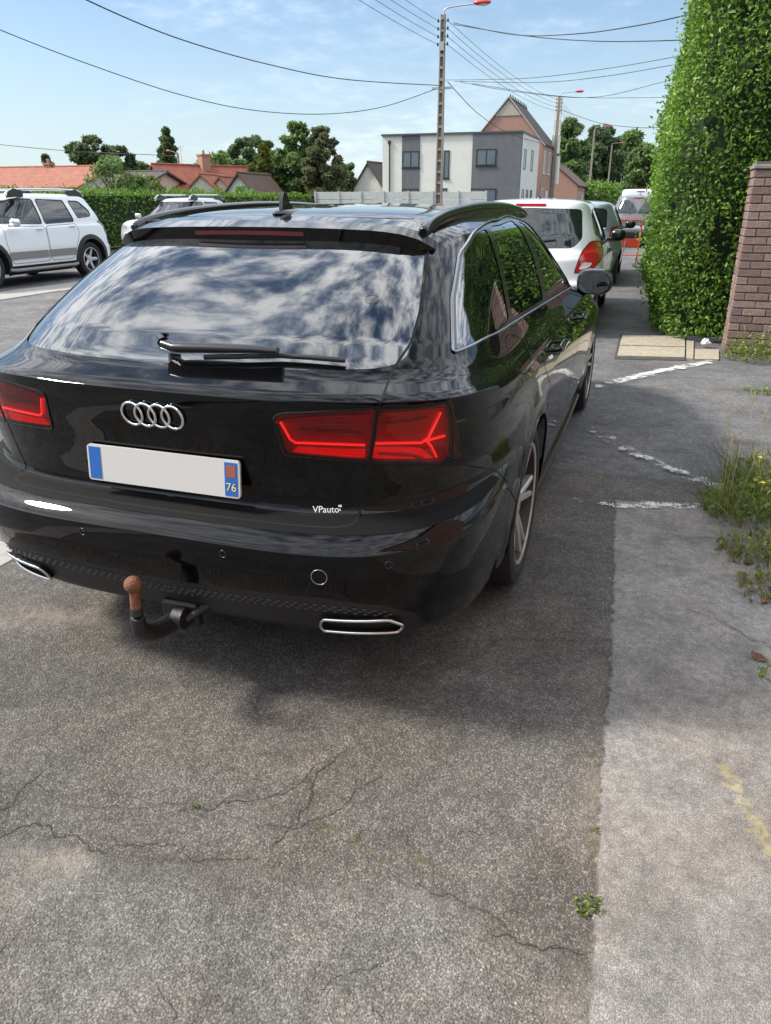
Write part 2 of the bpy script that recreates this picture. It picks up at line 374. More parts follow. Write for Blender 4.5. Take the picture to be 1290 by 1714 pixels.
def wheel(parent, x, y, r, wdt, sg, rim_r, spokes, rim_mat, face_mat, twin=True, proud=.72):
    """tyre > rim, spokes; sg +1: outer side towards +x"""
    key = (r, wdt, rim_r, spokes, rim_mat.name, face_mat.name, twin, proud)
    if key not in RIMS:
        t = MB(); h = wdt/2
        t.lathe([(rim_r, -h*.8), (rim_r+.02, -h*.97), (r-.05, -h), (r-.018, -h*.93), (r-.003, -h*.72), (r, -h*.3), (r, h*.3), (r-.003, h*.72), (r-.018, h*.93), (r-.05, h), (rim_r+.02, h*.97), (rim_r, h*.8)], ax='x', n=56, closed=True)
        rm = MB(); rm.lathe([(rim_r+.006, h*.86), (rim_r+.004, h*.93), (rim_r-.014, h*.9), (rim_r-.022, h*.6), (rim_r-.03, -h*.7)], ax='x', n=56)
        rm.lathe([(rim_r-.03, -h*.2), (.02, -h*.2)], ax='x', n=32)
        sp = MB(); hub = .075; xo = h*proud
        for k in range(spokes):
            a = 2*math.pi*k/spokes
            for da in ((-.13, .13) if twin else (0,)):
                wi, wo = (.017, .012) if twin else (.034, .026)
                A0 = a+da*.9; A1 = a+da*1.25; e1 = np.array([0, math.cos(A0), math.sin(A0)]); e2 = np.array([0, math.cos(A1), math.sin(A1)])
                p0 = e1*hub*.7; p1 = e2*(rim_r-.006); dd = (p1-p0)/np.linalg.norm(p1-p0); nn = np.array([0, -dd[2], dd[1]])
                V = []
                for p, ww, xx, dep in ((p0, wi, xo-.022, .05), (p0*.45+p1*.55, (wi+wo)/2, xo-.006, .035), (p1, wo, xo+.004, .03)):
                    V += [p-nn*ww+[xx-.006, 0, 0], p-nn*ww*.55+[xx, 0, 0], p+nn*ww*.55+[xx, 0, 0], p+nn*ww+[xx-.006, 0, 0], p+nn*ww*1.0+[xx-dep, 0, 0], p-nn*ww*1.0+[xx-dep, 0, 0]]
                F = [(i*6+j, i*6+(j+1) % 6, (i+1)*6+(j+1) % 6, (i+1)*6+j) for i in range(2) for j in range(6)]
                sp.add(V, F)
        sp.lathe([(rim_r+.007, h*.90), (rim_r+.003, h*.955), (rim_r-.010, h*.93), (rim_r-.016, h*.7)], ax='x', n=56)
        sp.lathe([(hub+.012, xo-.05), (hub+.008, xo-.028), (hub-.03, xo-.016), (.0, xo-.014)], ax='x', n=24)
        meshes = []
        for nm, mb_, mt, sm in (('tyre', t, RUBBER, 40), ('rim', rm, rim_mat, 40), ('spokes', sp, face_mat, 30)):
            o = mb_.build(nm, mt, None, smooth=sm); meshes.append((nm, o.data)); bpy.data.objects.remove(o)
        RIMS[key] = meshes
    g = None
    for nm, me in RIMS[key]:
        o = bpy.data.objects.new('wheel' if nm == 'tyre' else nm, me); COL.objects.link(o)
        if nm == 'tyre': o.parent = parent; o.location = (x, y, r); o.rotation_euler = (0, 0, 0 if sg > 0 else math.pi); g = o
        else: o.parent = g
    return g
def blob(mb, c, half, n=2.6, nu=20, nv=12, M3=None):
    """rounded superellipsoid lump"""
    ax = np.eye(3) if M3 is None else np.array(M3); V = []
    f = lambda q: math.copysign(abs(q)**(2/n), q)
    for j in range(nv+1):
        b = -math.pi/2+math.pi*j/nv
        for i in range(nu):
            a = 2*math.pi*i/nu; p = np.array([f(math.cos(b))*f(math.cos(a))*half[0], f(math.cos(b))*f(math.sin(a))*half[1], f(math.sin(b))*half[2]]); V.append(np.array(c)+p@ax)
    mb.add(V, [(j*nu+i, j*nu+(i+1) % nu, (j+1)*nu+(i+1) % nu, (j+1)*nu+i) for j in range(nv) for i in range(nu)]); return mb
# ------------------------------------------------------------------ the black estate car
AR = empty('estate_car', (0, 0, 0)); tag(AR, 'large glossy black estate car with rusty tow ball seen from behind', 'car')
A_ROWS = [(0.215, 0.12, 0.19, 0.84, 0.18, 4.75, 4.3, 0.92, 2.6, 0.9),
 (0.265, 0.05, 0.235, 0.885, 0.24, 4.86, 4.3, 0.92, 2.6, 0.9),
 (0.33, 0.012, 0.3, 0.902, 0.32, 4.91, 4.3, 0.92, 2.6, 0.95),
 (0.4, -0.028, 0.38, 0.914, 0.4, 4.93, 4.3, 0.92, 2.6, 0.95),
 (0.47, -0.054, 0.47, 0.921, 0.5, 4.94, 4.3, 0.92, 2.6, 0.95),
 (0.505, -0.061, 0.56, 0.929, 0.58, 4.935, 4.3, 0.92, 2.6, 0.95),
 (0.568, -0.06, 0.61, 0.933, 0.64, 4.92, 4.3, 0.92, 2.6, 0.95),
 (0.577, -0.054, 0.645, 0.935, 0.68, 4.9, 4.2, 0.95, 2.6, 0.95),
 (0.612, -0.012, 0.668, 0.936, 0.7, 4.88, 4.2, 0.95, 2.6, 0.95),
 (0.63, 0.028, 0.688, 0.9365, 0.72, 4.86, 4.2, 0.95, 2.6, 0.95),
 (0.642, 0.06, 0.715, 0.936, 0.735, 4.83, 4.0, 1.0, 2.6, 0.95),
 (0.668, 0.068, 0.735, 0.935, 0.745, 4.79, 4.0, 1.02, 2.6, 0.96),
 (0.75, 0.056, 0.78, 0.931, 0.76, 4.72, 4.0, 1.0, 2.6, 0.98),
 (0.83, 0.043, 0.835, 0.923, 0.8, 4.55, 4.0, 1.0, 2.6, 1.0),
 (0.935, 0.02, 0.905, 0.911, 0.85, 4.3, 3.8, 1.05, 2.6, 1.0),
 (0.974, 0.018, 0.93, 0.907, 0.89, 4.1, 3.8, 1.05, 2.6, 1.0),
 (0.983, 0.028, 0.941, 0.895, 0.93, 3.95, 4.3, 1.05, 2.6, 1.0),
 (1.03, 0.135, 0.98, 0.846, 0.97, 3.8, 4.0, 0.95, 2.6, 1.0),
 (1.1168, 0.2537, 1.06, 0.812, 1.06, 3.6, 4.0, 0.95, 2.6, 0.95),
 (1.2233, 0.4239, 1.17, 0.765, 1.18, 3.33, 4.0, 0.95, 2.6, 0.9),
 (1.3129, 0.5975, 1.28, 0.712, 1.29, 3.05, 4.0, 0.95, 2.6, 0.8),
 (1.368, 0.725, 1.362, 0.662, 1.365, 2.8, 4.0, 0.95, 2.6, 0.7),
 (1.402, 0.8, 1.386, 0.617, 1.4, 2.62, 3.5, 0.95, 2.6, 0.6),
 (1.424, 0.89, 1.406, 0.555, 1.421, 2.48, 3.5, 0.9, 2.6, 0.5),
 (1.44, 1.12, 1.43, 0.42, 1.438, 2.32, 3.2, 0.8, 2.6, 0.4),
 (1.452, 1.6, 1.451, 0.2, 1.451, 2.15, 3, 0.3, 2.6, 0.25),
 (1.456, 2.0, 1.456, 0.0, 1.456, 2.001, 3, 0.0005, 2.6, 0.0004)]
WR = 1.115; WF = 4.03; WRAD = .338
AB = Body(A_ROWS, (WR, WF), WRAD)
def vrow(B, i): return float(B.vk[i])
def audi():
    B = AB; P = AR
    v_tg = vrow(B, 10)
    # --- outlines, traced from the photograph on to the body surface
    gr = B.px(fillet([(297,612), (474,619), (640,617), (684,600), (703,515), (711,432), (712,400)], 26, closed=False)); 
    vg0 = vrow(B, 17)+.006; vtop = vrow(B, 22)+.035
    glass = [(0, vg0)]+gr+[(gr[-1][0]*.985, vrow(B, 21)), (0, vrow(B, 21)+.0)]
    tgo = B.px(fillet([(302,857), (400,869), (500,880), (560,884), (595,877), (608,835), (615,785), (623,735), (634,682), (648,643), (661,612), (690,570), (708,500), (716,420)], 10, closed=False))
    tail = [(0, tgo[0][1])]+tgo+[(tgo[-1][0], vrow(B, 21)+.02), (tgo[-1][0]*.98, vtop), (0, vtop)]
    tl_in = B.px(fillet([(457,698), (470,692), (560,688), (631,683), (618,774), (560,770), (476,762)], 7))
    tl_out = B.px(fillet([(634,686), (700,681), (751,674), (756,700), (757,758), (748,776), (690,776), (620,775)], 8))
    dlo = [fillet(p, 7) for p in ([(765,585), (763,500), (774,428), (797,393), (814,381), (853,535)], [(820,379), (859,367), (910,500), (859,531)], [(866,367), (889,386), (920,420), (941,456), (952,474), (917,497)])]
    wins = [B.px(p) for p in dlo]
    frame = B.px(fillet([(757,592), (755,500), (767,426), (792,388), (813,373), (850,361), (867,360), (893,381), (924,415), (946,453), (961,477), (935,493), (905,511), (858,540), (810,567)], 8))
    bump_split = [(q[0], q[1]) for q in B.px([(757,764)])]
    archR = arch_poly(B, WR, .372, .335); archF = arch_poly(B, WF, .372, .335)
    wsc = [(1., vrow(B, 17)+.02), (.80, vrow(B, 17)+.05), (.775, vrow(B, 19)), (.78, vrow(B, 21)), (1., vrow(B, 21))]
    s_b = archR[-1][0] if archR else .3
    vb = bump_split[0][1]; sb0 = min(q[0] for q in archR)
    # bumper: everything behind the arch below the lamp, split from the side panel by a line from the lamp corner to the arch
    al = B.side([(WR-.345, .47)])[0]
    vled = tgo[0][1]
    bumper = [(0, 0), (sb0, 0), (al[0]-.002, al[1]), (tl_out[len(tl_out)//2+4][0]+.012, vb+.015), (B.px([(618,776)])[0][0], vb), (tgo[14][0], tgo[14][1])]
    bump2 = [(0, 0), (sb0, 0), (al[0], al[1]), (B.px([(757,772)])[0])]+[B.px([(700,778)])[0], B.px([(619,778)])[0]]
    k = int(np.argmin([abs(q[1]-B.px([(617,775)])[0][1]) for q in tgo])); bump2 += list(reversed(tgo[:k]))+[(0, tgo[0][1])]
    dif_top = B.px([(232,962), (300,973), (400,986), (540,1001), (640,1013), (690,1024), (716,1045)])
    diff = [(0, 0), (dif_top[-1][0]+.02, 0)]+list(reversed(dif_top[1:]))+[(0, dif_top[1][1]+.004)]
    rd = B.side([(1.53, .24), (2.42, .24), (2.44, .60), (2.40, 1.0)])+B.px([(859,536)])
    rdoor = B.side(fillet([(1.60, .245), (2.42, .245), (2.45, .60), (2.40, 1.02), (1.30, 1.03), (1.33, .90), (1.47, .64), (1.56, .42)], .05))
    fdoor = B.side(fillet([(2.42, .245), (3.46, .245), (3.52, .60), (3.46, .98), (2.40, 1.02), (2.45, .60)], .05))
    pad = [(0, vrow(B, 8)), (.16, vrow(B, 8)), (.205, vrow(B, 8)+.004), (.225, vrow(B, 9)), (.21, vrow(B, 10)), (0, vrow(B, 10))]
    regs = [('archR', archR), ('archF', archF), ('glass', glass), ('tlin', tl_in), ('tlout', tl_out), ('w0', wins[0]), ('w1', wins[1]), ('w2', wins[2]), ('frame', frame), ('ws', wsc), ('diff', diff), ('pad', pad), ('bump', bump2), ('tail', tail), ('rdoor', rdoor), ('fdoor', fdoor)]
    B.cut(regs)
    B.patch(None, BLACKPAINT, 'body_shell', P)
    tg = B.patch('tail', BLACKPAINT, 'tailgate', P)
    gl = B.patch('glass', GLASSK, 'rear_window', P, off=-.003)
    bp = B.patch('bump', BLACKPAINT, 'rear_bumper', P)
    B.patch('diff', pm('diffuser_plastic', (.018, .018, .019), .5), 'diffuser', P, off=-.006)
    B.patch('pad', pm('bumper_pad', (.006, .006, .0065), .75, spec=.15), 'bumper_top_pad', bp, off=.001)
    B.patch('ws', GLASSK, 'windscreen', P, off=-.003)
    B.ribbon([[q for q in tgo], ], .006, GAP, 'tailgate_gap', P, sg=(1, -1))
    B.ribbon([[(0, tgo[0][1])]+tgo[:6]], .008, GAP, 'tailgate_lower_gap', P, sg=(1, -1))
    B.ribbon([[(0, vtop)]+[(s_*tgo[-1][0]*.98, vtop) for s_ in (.3, .6, .85, 1)]], .005, GAP, 'roof_gap', P, sg=(1, -1))
    fr_c = frame
    lamp_red = lens('red_lamp_lens', (.82, .055, .07), 1.5); cap = pm('lamp_housing', (.46, .014, .026), .3, coat=.4)
    ledm = pm('lamp_led_strip', (.8, .01, .01), .3, emis=(1, .02, .02), es=.38); bar = pm('lamp_reflector', (.55, .012, .02), .25, coat=.5)
    clear = pm('lamp_clear_strip', (.7, .5, .5), .15, coat=.6)
    for sg in (1, -1):
        dn = []
        for nm, lo in (('rdoor', 'rear_door'), ('fdoor', 'front_door')):
            d = B.patch(nm, BLACKPAINT, lo, P, 'pair', side=sg); dn.append(d)
            hy = 1.62 if nm == 'rdoor' else 2.62
            hp, hn = B.lift(B.side([(hy+.0, .865), (hy+.07, .872), (hy+.16, .872), (hy+.22, .866)]), .03, sg); hb = MB(); hb.tube(crom(hp, 5), [.006]+[.013]*14+[.006], 10)
            e = B.lift(B.side([(hy, .865), (hy+.22, .866)]), .0, sg)[0]
            for q, qq in ((hp[0], e[0]), (hp[-1], e[1])): hb.tube([q, qq], .009, 8)
            hb.build('door_handle', BLACKPAINT, d, smooth=50); 
            strip = MB(); strip.tube(crom(B.lift(B.side([(hy+.01, .864), (hy+.11, .870), (hy+.21, .865)]), .044, sg)[0], 5), .007, 6); strip.build('handle_strip', CHROME, d, smooth=50)
        for nm, lo in (('w0', 'quarter_window'), ('w1', 'rear_side_window'), ('w2', 'front_side_window')):
            B.patch(nm, GLASSK, lo, P, 'pair', off=-.004, side=sg)
        f = B.patch('frame', SATIN, 'window_frame', P, 'pair', off=-.001, side=sg)
        B.trim(fr_c, .0052, pm('anodised_trim', (.27, .28, .30), .2, metal=1.), 'window_trim', f, off=.003, sg=sg, closed=True, flat=.8)
        for nm, lo, ob in (('tlin', 'tail_light_inner', tl_in), ('tlout', 'tail_light_outer', tl_out)):
            c0 = B.patch(nm, cap, lo, P, 'pair', off=-.014, side=sg)
            ln = B.patch(nm, lamp_red, 'lamp_lens', c0, 'pair', off=.002, side=sg)
            B.trim(ob, .003, GAP, 'lamp_seal', c0, off=.001, sg=sg, closed=True)
            if nm == 'tlin':
                leds = [[(469,706), (485,735), (494,741), (611,745)]]; bars = [([(481,746), (489,762), (560,770), (612,772), (613,752), (497,749)],), ]
                B.trim(B.px([(531,711), (585,711)]), .004, clear, 'clear_strip', c0, off=-.005, sg=sg, flat=.5)
                arr = [[(470,705), (520,700), (620,695)], [(500,722), (560,726), (608,728)]]
            else:
                leds = [[(628,742), (705,741), (716,733), (737,690)], [(712,738), (744,729)], [(714,738), (722,748), (730,765)]]
                arr = [[(638,694), (690,690), (742,684)], [(634,760), (690,763), (708,768)], [(640,712), (690,708), (716,700)]]
            for l_ in leds: B.trim(B.px(dens(l_, 6, False)), .0065, ledm, 'led_strip', c0, off=-.002, sg=sg, flat=.7)
            for l_ in arr: B.trim(B.px(dens(l_, 6, False)), .008, bar, 'lamp_rib', c0, off=-.006, sg=sg, flat=.7)
            low = [(497,750), (612,754), (610,769), (560,766), (487,759)] if nm == 'tlin' else [(624,750), (690,750), (706,752), (728,768), (690,770), (622,769)]
            pm_ = B.px(low); pts, n_ = B.lift(dens2(pm_, .02, B.ulen, True), -.010, sg); c_ = pts.mean(0); mb = MB(); mb.add(list(pts)+[c_], [(i, (i+1) % len(pts), len(pts)) for i in range(len(pts))]); mb.build('lamp_reflector', pm('lamp_lower_red', (.75, .01, .012), .3, emis=(1, .02, .02), es=.28), c0)
        # wheels, arch liners
        for wy in (WR, WF):
            wheel(P, sg*(.926-.1225), wy, WRAD, .245, sg, .243, 5, pm('rim_dark', (.035, .034, .032), .5, metal=.2), pm('rim_face', (.46, .43, .39), .33, metal=.45, noise=.15), True, .86)
            lb = MB(); prof = [(wy+.385*math.cos(a), .335+.385*math.sin(a)) for a in np.linspace(-.02, math.pi+.02, 22)]
            V = [(sg*.55, a, b) for a, b in prof]+[(sg*.905, a, b) for a, b in prof]; n = len(prof)
            lb.add(V, [(i, i+1, n+i+1, n+i) for i in range(n-1)]); lb.add([(sg*.55, wy, .335)]+[(sg*.55, a, b) for a, b in prof], [(0, i+1, i+2) for i in range(n-1)])
            lb.build('arch_liner', pm('liner', (.006, .006, .006), .9), P)
            bd = MB(); bd.lathe([(.02, 0), (.165, 0), (.165, .02), (.02, .02)], (sg*.80, wy, WRAD), 'x', 32, True); bd.build('brake_disc', pm('disc', (.2, .18, .16), .4, metal=.8), P)
        # roof rail
        rp = crom([(sg*.562, .80, 1.372), (sg*.560, .90, 1.398), (sg*.556, 1.15, 1.424), (sg*.553, 1.5, 1.440), (sg*.552, 1.85, 1.446), (sg*.552, 2.3, 1.440), (sg*.555, 2.68, 1.418), (sg*.56, 2.84, 1.39)], 8)
        rb = MB(); rb.tube(rp, [.012]+[.017]*(len(rp)-2)+[.012], 10, flat=1.0)
        web = [(p[1], p[2]) for p in rp[3:-3]]; rb.prism(web+[(web[-1][0], 1.375), (web[0][0], 1.365)], sg*.540, sg*.562, lambda a, b, d: (d, a, b))
        for ya, yb, zb in ((.86, .98, 1.40), (2.58, 2.70, 1.41)): rb.box((min(sg*.535, sg*.565), ya, 1.37), (max(sg*.535, sg*.565), yb, zb), .004)
        rb.build('roof_rail', SATIN, P, smooth=40)
        # door mirror
        m = MB(); blob(m, (sg*.95, 3.24, 1.005), (.108, .085, .077), 2.9, 24, 14); o = m.build('mirror', BLACKPAINT, P, smooth=60)
        a_ = MB(); blob(a_, (sg*.855, 3.25, .955), (.07, .035, .02), 2.4, 12, 8); a_.build('mirror_arm', SATIN, o, smooth=60)
        g = MB(); g.add([(sg*.95+.090*math.copysign(abs(math.cos(a))**.75, math.cos(a)), 3.1515, 1.005+.062*math.copysign(abs(math.sin(a))**.75, math.sin(a))) for a in np.linspace(0, 2*math.pi, 28)[:-1]], [tuple(range(27))]); g.build('mirror_glass', pm('mirror_face', (.20, .22, .24), .03, metal=1.), o)
        # exhaust trim
        ex = B.px(fillet([(541,1031), (650,1032), (674,1041), (665,1052), (543,1050), (536,1041)], 5)); pts, n_ = B.lift(dens2(ex, .02, B.ulen, True), .012, sg)
        e = MB(); e.tube(pts, .0055, 8, closed=True); eo = e.build('exhaust_trim', CHROME, P, smooth=60); c_ = pts.mean(0)+np.array([0, .05, 0]); ii = MB(); m_ = len(pts); back = c_+(pts-pts.mean(0))*.9
        ii.add(list(pts)+list(back), [(i, (i+1) % m_, m_+(i+1) % m_, m_+i) for i in range(m_)]+[tuple(range(m_, 2*m_))]); ii.build('exhaust_recess', pm('recess_black', (.004, .004, .004), .8), eo)  # near-black walls and back of the exhaust opening
        # sill
        sb_ = MB(); sb_.tube([(sg*.86, 1.50, .20), (sg*.875, 2.5, .195), (sg*.86, 3.66, .20)], .035, 8, flat=.8); sb_.build('sill', SATIN, P, smooth=60)
    # sensors on the bumper (right inner, right outer; mirrored), tow-eye cover
    for px_ in ((373,927), (650,945)):
        for sg in (1, -1):
            c = B.px([px_])[0]; p, n_ = B.lift([c], .0015, sg); p, n_ = p[0], n_[0]; t = np.cross([0, 0, 1], n_); t /= np.linalg.norm(t); b = np.cross(n_, t)
            mb = MB(); mb.tube([p+.0105*(t*math.cos(a)+b*math.sin(a)) for a in np.linspace(0, 2*math.pi, 25)[:-1]], .0011, 5, closed=True); mb.build('parking_sensor', pm('sensor_ring', (.03, .03, .032), .3), bp)
    c = B.px([(534,966)])[0]; p, n_ = B.lift([c], .001, 1); p, n_ = p[0], n_[0]; t = np.cross([0, 0, 1], n_); t /= np.linalg.norm(t); b = np.cross(n_, t)
    mb = MB(); mb.tube([p+.0225*(t*math.cos(a)+b*math.sin(a)) for a in np.linspace(0, 2*math.pi, 33)[:-1]], .0013, 5, closed=True); mb.build('tow_eye_cover', pm('cover_ring', (.16, .16, .17), .25), bp)
    # chrome strip along the tailgate's foot, honeycomb band on the diffuser
    band = MB()
    top = B.px(dens([(232,967), (300,977), (400,991), (540,1006), (640,1016), (668,1020)], 4, False)); 
    for row, (dz, of) in enumerate(((-.031, 0), (-.045, .5), (-.059, 0))):
        ua, ub = 0., top[-1][0]*B.ulen; n = int((ub-ua)/.034)
        for i in range(n):
            u = ua+(i+of+.25)*.034; s_ = u/B.ulen; vt = np.interp(s_, [q[0] for q in top], [q[1] for q in top])+dz
            for sg in (1, -1):
                pts, nn = B.lift([(s_-.0019, vt), (s_, vt+.0055), (s_+.0019, vt), (s_, vt-.0055)], -.005, sg); ctr = pts.mean(0)+nn[0]*.005; o = len(band.v)
                band.add(list(pts)+[ctr], [(0, 1, 4), (1, 2, 4), (2, 3, 4), (3, 0, 4)])
    tag(band.build('honeycomb_band', pm('band_plastic', (.035, .035, .037), .4), P), kind='stuff')
    # spoiler: roof skin carried past the glass, rear face, cheeks
    n = 25; top_l, edge_u, edge_l, under = [], [], [], []
    for i in range(n):
        q = -1+2*i/(n-1); x = .612*q; a = abs(q)
        yt = .672+.06*a**2.6+.05*a**9; zt = 1.386-.016*a**2.2-.05*a**10
        yr = .84+.02*a; zr_ = 1.4165-.02*a**2.4-.045*a**10
        top_l.append((x*.985, yr, zr_)); edge_u.append((x, yt, zt)); edge_l.append((x*.995, yt+.004, zt-.068*(1-a**7)-.003)); under.append((x*.96, yt+.10, zt-.118*(1-a**7)-.004))
    sp = MB(); L_ = [top_l, [((a[0]+b[0])/2, (a[1]+b[1])/2, (a[2]+b[2])/2+.004) for a, b in zip(top_l, edge_u)], edge_u, edge_l, under]
    for A_, C_ in zip(L_[:-1], L_[1:]): sp.add(A_+C_, [(i, i+1, n+i+1, n+i) for i in range(n-1)])
    for e_ in (0, n-1): sp.add([l[e_] for l in L_], [tuple(range(5))])
    bmo = sp.build('roof_spoiler', BLACKPAINT, tg, smooth=30)
    bl = MB(); 
    xs = np.linspace(-.22, .19, 13); bl.add([(x, .668+.085*abs(x/.628)**2.6, 1.383-.03*abs(x/.628)**2.2-.009) for x in xs]+[(x, .669+.085*abs(x/.628)**2.6, 1.383-.03*abs(x/.628)**2.2-.022) for x in xs], [(i, i+1, 14+i, 13+i) for i in range(12)])
    bl.build('brake_light', pm('brake_strip', (.085, .004, .008), .2, coat=.6), bmo)
    # antenna fin
    an = MB(); V = []
    for (yy, zz, hw) in ((.86, 1.413, .004), (.90, 1.425, .028), (1.0, 1.43, .032), (1.06, 1.43, .02)): V.append((yy, zz, hw))
    blob(an, (0, .955, 1.424), (.036, .10, .016), 2.2, 16, 8)
    fin = [(.895, 1.425), (.905, 1.475), (.918, 1.496), (.935, 1.494), (.955, 1.465), (.985, 1.443), (1.03, 1.43)]
    an.add([(-.007, a, b) for a, b in fin]+[(.007, a, b) for a, b in fin], [tuple(range(7)), tuple(reversed(range(7, 14)))]+[(i, i+1, 8+i, 7+i) for i in range(6)]); an.build('roof_antenna', SATIN, P, smooth=40)
    # wiper
    def on(pts, off): return B.lift(B.px(pts, True), off)[0]
    wp = MB(); arm = on(dens([(283,589), (300,596), (360,597), (430,599), (470,602)], 10, False), .035); m = len(arm)
    wp.tube(arm, np.interp(np.linspace(0, 1, m), [0, .12, .5, 1], [.019, .021, .018, .013]), 10, flat=.8)
    wp.tube(on([(283,589), (277,577), (291,576)], .04), [.018, .014, .006], 8)
    w0 = wp.build('wiper_arm', SATIN, tg, smooth=45)
    wp = MB(); wp.tube(on(dens([(345,604), (470,601), (520,604), (578,609)], 12, False), .014), .0075, 8); wp.build('wiper_blade', PLAST, w0, smooth=45)
    # number plate
    plm = pm('plate_white', (.56, .56, .54), .35); blu = pm('plate_blue', (.02, .12, .42), .35)
    c = np.array([0, .038, .735]); tz = .09
    M_ = lambda a, b, h: (a, c[1]-h+(b*math.sin(tz)), c[2]+b*math.cos(tz))
    pl = MB(); pl.prism(fillet([(-.26, -.055), (.26, -.055), (.26, .055), (-.26, .055)], .012), 0, .008, M_); po = pl.build('number_plate', plm, tg)
    for a0, a1 in ((.212, .253), (-.253, -.212)):
        b_ = MB(); b_.prism([(a0, -.049), (a1, -.049), (a1, .049), (a0, .049)], .008, .0095, M_); b_.build('plate_band', blu, po)
    b_ = MB(); b_.prism([(.218, .006), (.247, .006), (.247, .042), (.218, .042)], .0095, .0102, M_); b_.build('plate_region_mark', pm('plate_brown', (.3, .09, .05), .4), po)
    text('76', .034, (.2325, 0, -.034), po, pm('plate_digits', (.75, .62, .2), .5), M_, .0105, 'plate_digits')
    # plate recess lip, emblem rings, sticker
    for i, x in enumerate((-.0675, -.0225, .0225, .0675)):
        rg = MB(); q = [(x*1.0+.0335*math.cos(a), .905+.0335*math.sin(a)) for a in np.linspace(0, 2*math.pi, 41)[:-1]]
        pts, nn = B.lift(B.rear(q), .006, 1); pts = np.array(pts)
        for j in range(len(pts)): pts[j, 0] = q[j][0]
        pts[:, 1] -= .0015*(i % 2); rg.tube(pts, .0042, 8, closed=True); rg.build('emblem_ring', CHROME, tg, smooth=60)
    stk = B.px([(526,852), (572,852)]); pa, na = B.lift(stk, .002, 1); ex_ = (pa[1]-pa[0]); wdt = np.linalg.norm(ex_); ex_ /= wdt; up_ = np.cross(ex_, na[0]); up_ *= np.sign(up_[2])
    MS = lambda a, b, h: tuple(pa[0]+ex_*a+up_*b+na[0]*h)
    whi = pm('sticker_white', (.85, .85, .85), .5)
    so_ = MB(); so_.prism([(.0, -.0125), (wdt, -.0125), (wdt, -.0165), (.0, -.0165)], 0, .0004, MS)
    text('VPauto', .0265, (wdt*.43, 0, -.0095), tg, whi, MS, .0006, 'sticker_lettering')
    text("L'expert des encheres auto", .0072, (wdt*.5, 0, -.019), tg, whi, MS, .0006, 'sticker_small_print')
    d_ = MB(); d_.prism([(wdt*.88, .006), (wdt*.93, .006), (wdt*.93, .012), (wdt*.88, .012)], 0, .0006, MS); d_.prism([(wdt*.945, .006), (wdt, .006), (wdt, .012), (wdt*.945, .012)], 0, .0006, MS); d_.prism([(wdt*.91, -.004), (wdt*.97, -.004), (wdt*.94, .003)], 0, .0006, MS); d_.build('sticker_emblem', whi, tg)
    c = B.px([(623,498)])[0]; p, n_ = B.lift([c], .001, 1); p, n_ = p[0], n_[0]; t = np.cross([0, 0, 1], n_); t /= np.linalg.norm(t); b = np.cross(n_, t); mb = MB(); mb.tube([p+.021*(t*math.cos(a)+b*math.sin(a)) for a in np.linspace(0, 2*math.pi, 33)[:-1]], .0009, 5, closed=True); mb.build('round_sticker', pm('sticker_grey', (.12, .125, .13), .4), gl)
    # fuel flap line
    ff = B.px(fillet([(843,566), (856,557), (880,572), (889,618), (874,629), (858,602)], 10)); B.ribbon([ff+[ff[0]]], .004, GAP, 'fuel_flap', P)
    for sg in (1, -1):
        B.ribbon([rdoor+[rdoor[0]], fdoor+[fdoor[0]]], .0045, GAP, 'door_gap', P, sg=(sg,))
        B.ribbon([[B.px([(757,772)])[0], al]], .004, GAP, 'bumper_gap', P, sg=(sg,))
        B.trim([q for q in dens2(arch_poly(B, WR, .374, .335)[:-2], .03, B.ulen)], .006, BLACKPAINT, 'arch_lip', P, off=.0, sg=sg)
    # tow bar
    tb = MB(); tb.tube(crom([(0, .25, .27), (.01, .10, .245), (.0, -.07, .255), (0, -.145, .29), (0, -.163, .33), (0, -.163, .38)], 6), [.03]*13+list(np.linspace(.03, .017, 18)), 12)
    tb.lathe([(.0, -.018), (.036, -.018), (.036, .018), (.0, .018)], (.03, -.0, .262), 'x', 20); to = tb.build('tow_bar', pm('tow_iron', (.014, .014, .015), .5, noise=.3, bump=.3), P, smooth=45)
    rust = pm('rust', (.17, .068, .035), .75, noise=.5, nscale=45, bump=.5, bscale=150)
    bb = MB(); bb.lathe([(.0165, -.085), (.0145, -.045), (.0135, -.026)]+[(.0255*math.cos(a), .0255*math.sin(a)) for a in np.linspace(-1.0, math.pi/2, 14)], (0, -.163, .455), 'z', 24); bb.build('tow_ball', rust, to, smooth=60)
    pt = MB(); pt.box((-.055, .02, .215), (.075, .06, .30), .008); pt.tube([(.05, .0, .26), (.11, .05, .30)], .012, 8); pt.build('tow_bar_plate', pm('tow_iron', (.014, .014, .015)), to)
    # plain dark floor plate, added to block light under the car
    ub = MB(); ub.box((-.74, .5, .2), (.74, 4.6, .23)); ub.build('light_block_floor', pm('liner', (.006, .006, .006)), P)
def text(s, size, at, parent, mat, M, h, name):
    cu = bpy.data.curves.new('t', 'FONT'); cu.body = s; cu.size = size; cu.align_x = 'CENTER'; cu.resolution_u = 3
    o = bpy.data.objects.new('t', cu); COL.objects.link(o); dg = bpy.context.evaluated_depsgraph_get(); me = bpy.data.meshes.new_from_object(o.evaluated_get(dg)); bpy.data.objects.remove(o)
    for v in me.vertices: v.co = M(at[0]+v.co.x, at[2]+v.co.y, h)
    me.materials.clear(); return mesh_obj(name, me, mat, parent)
audi()
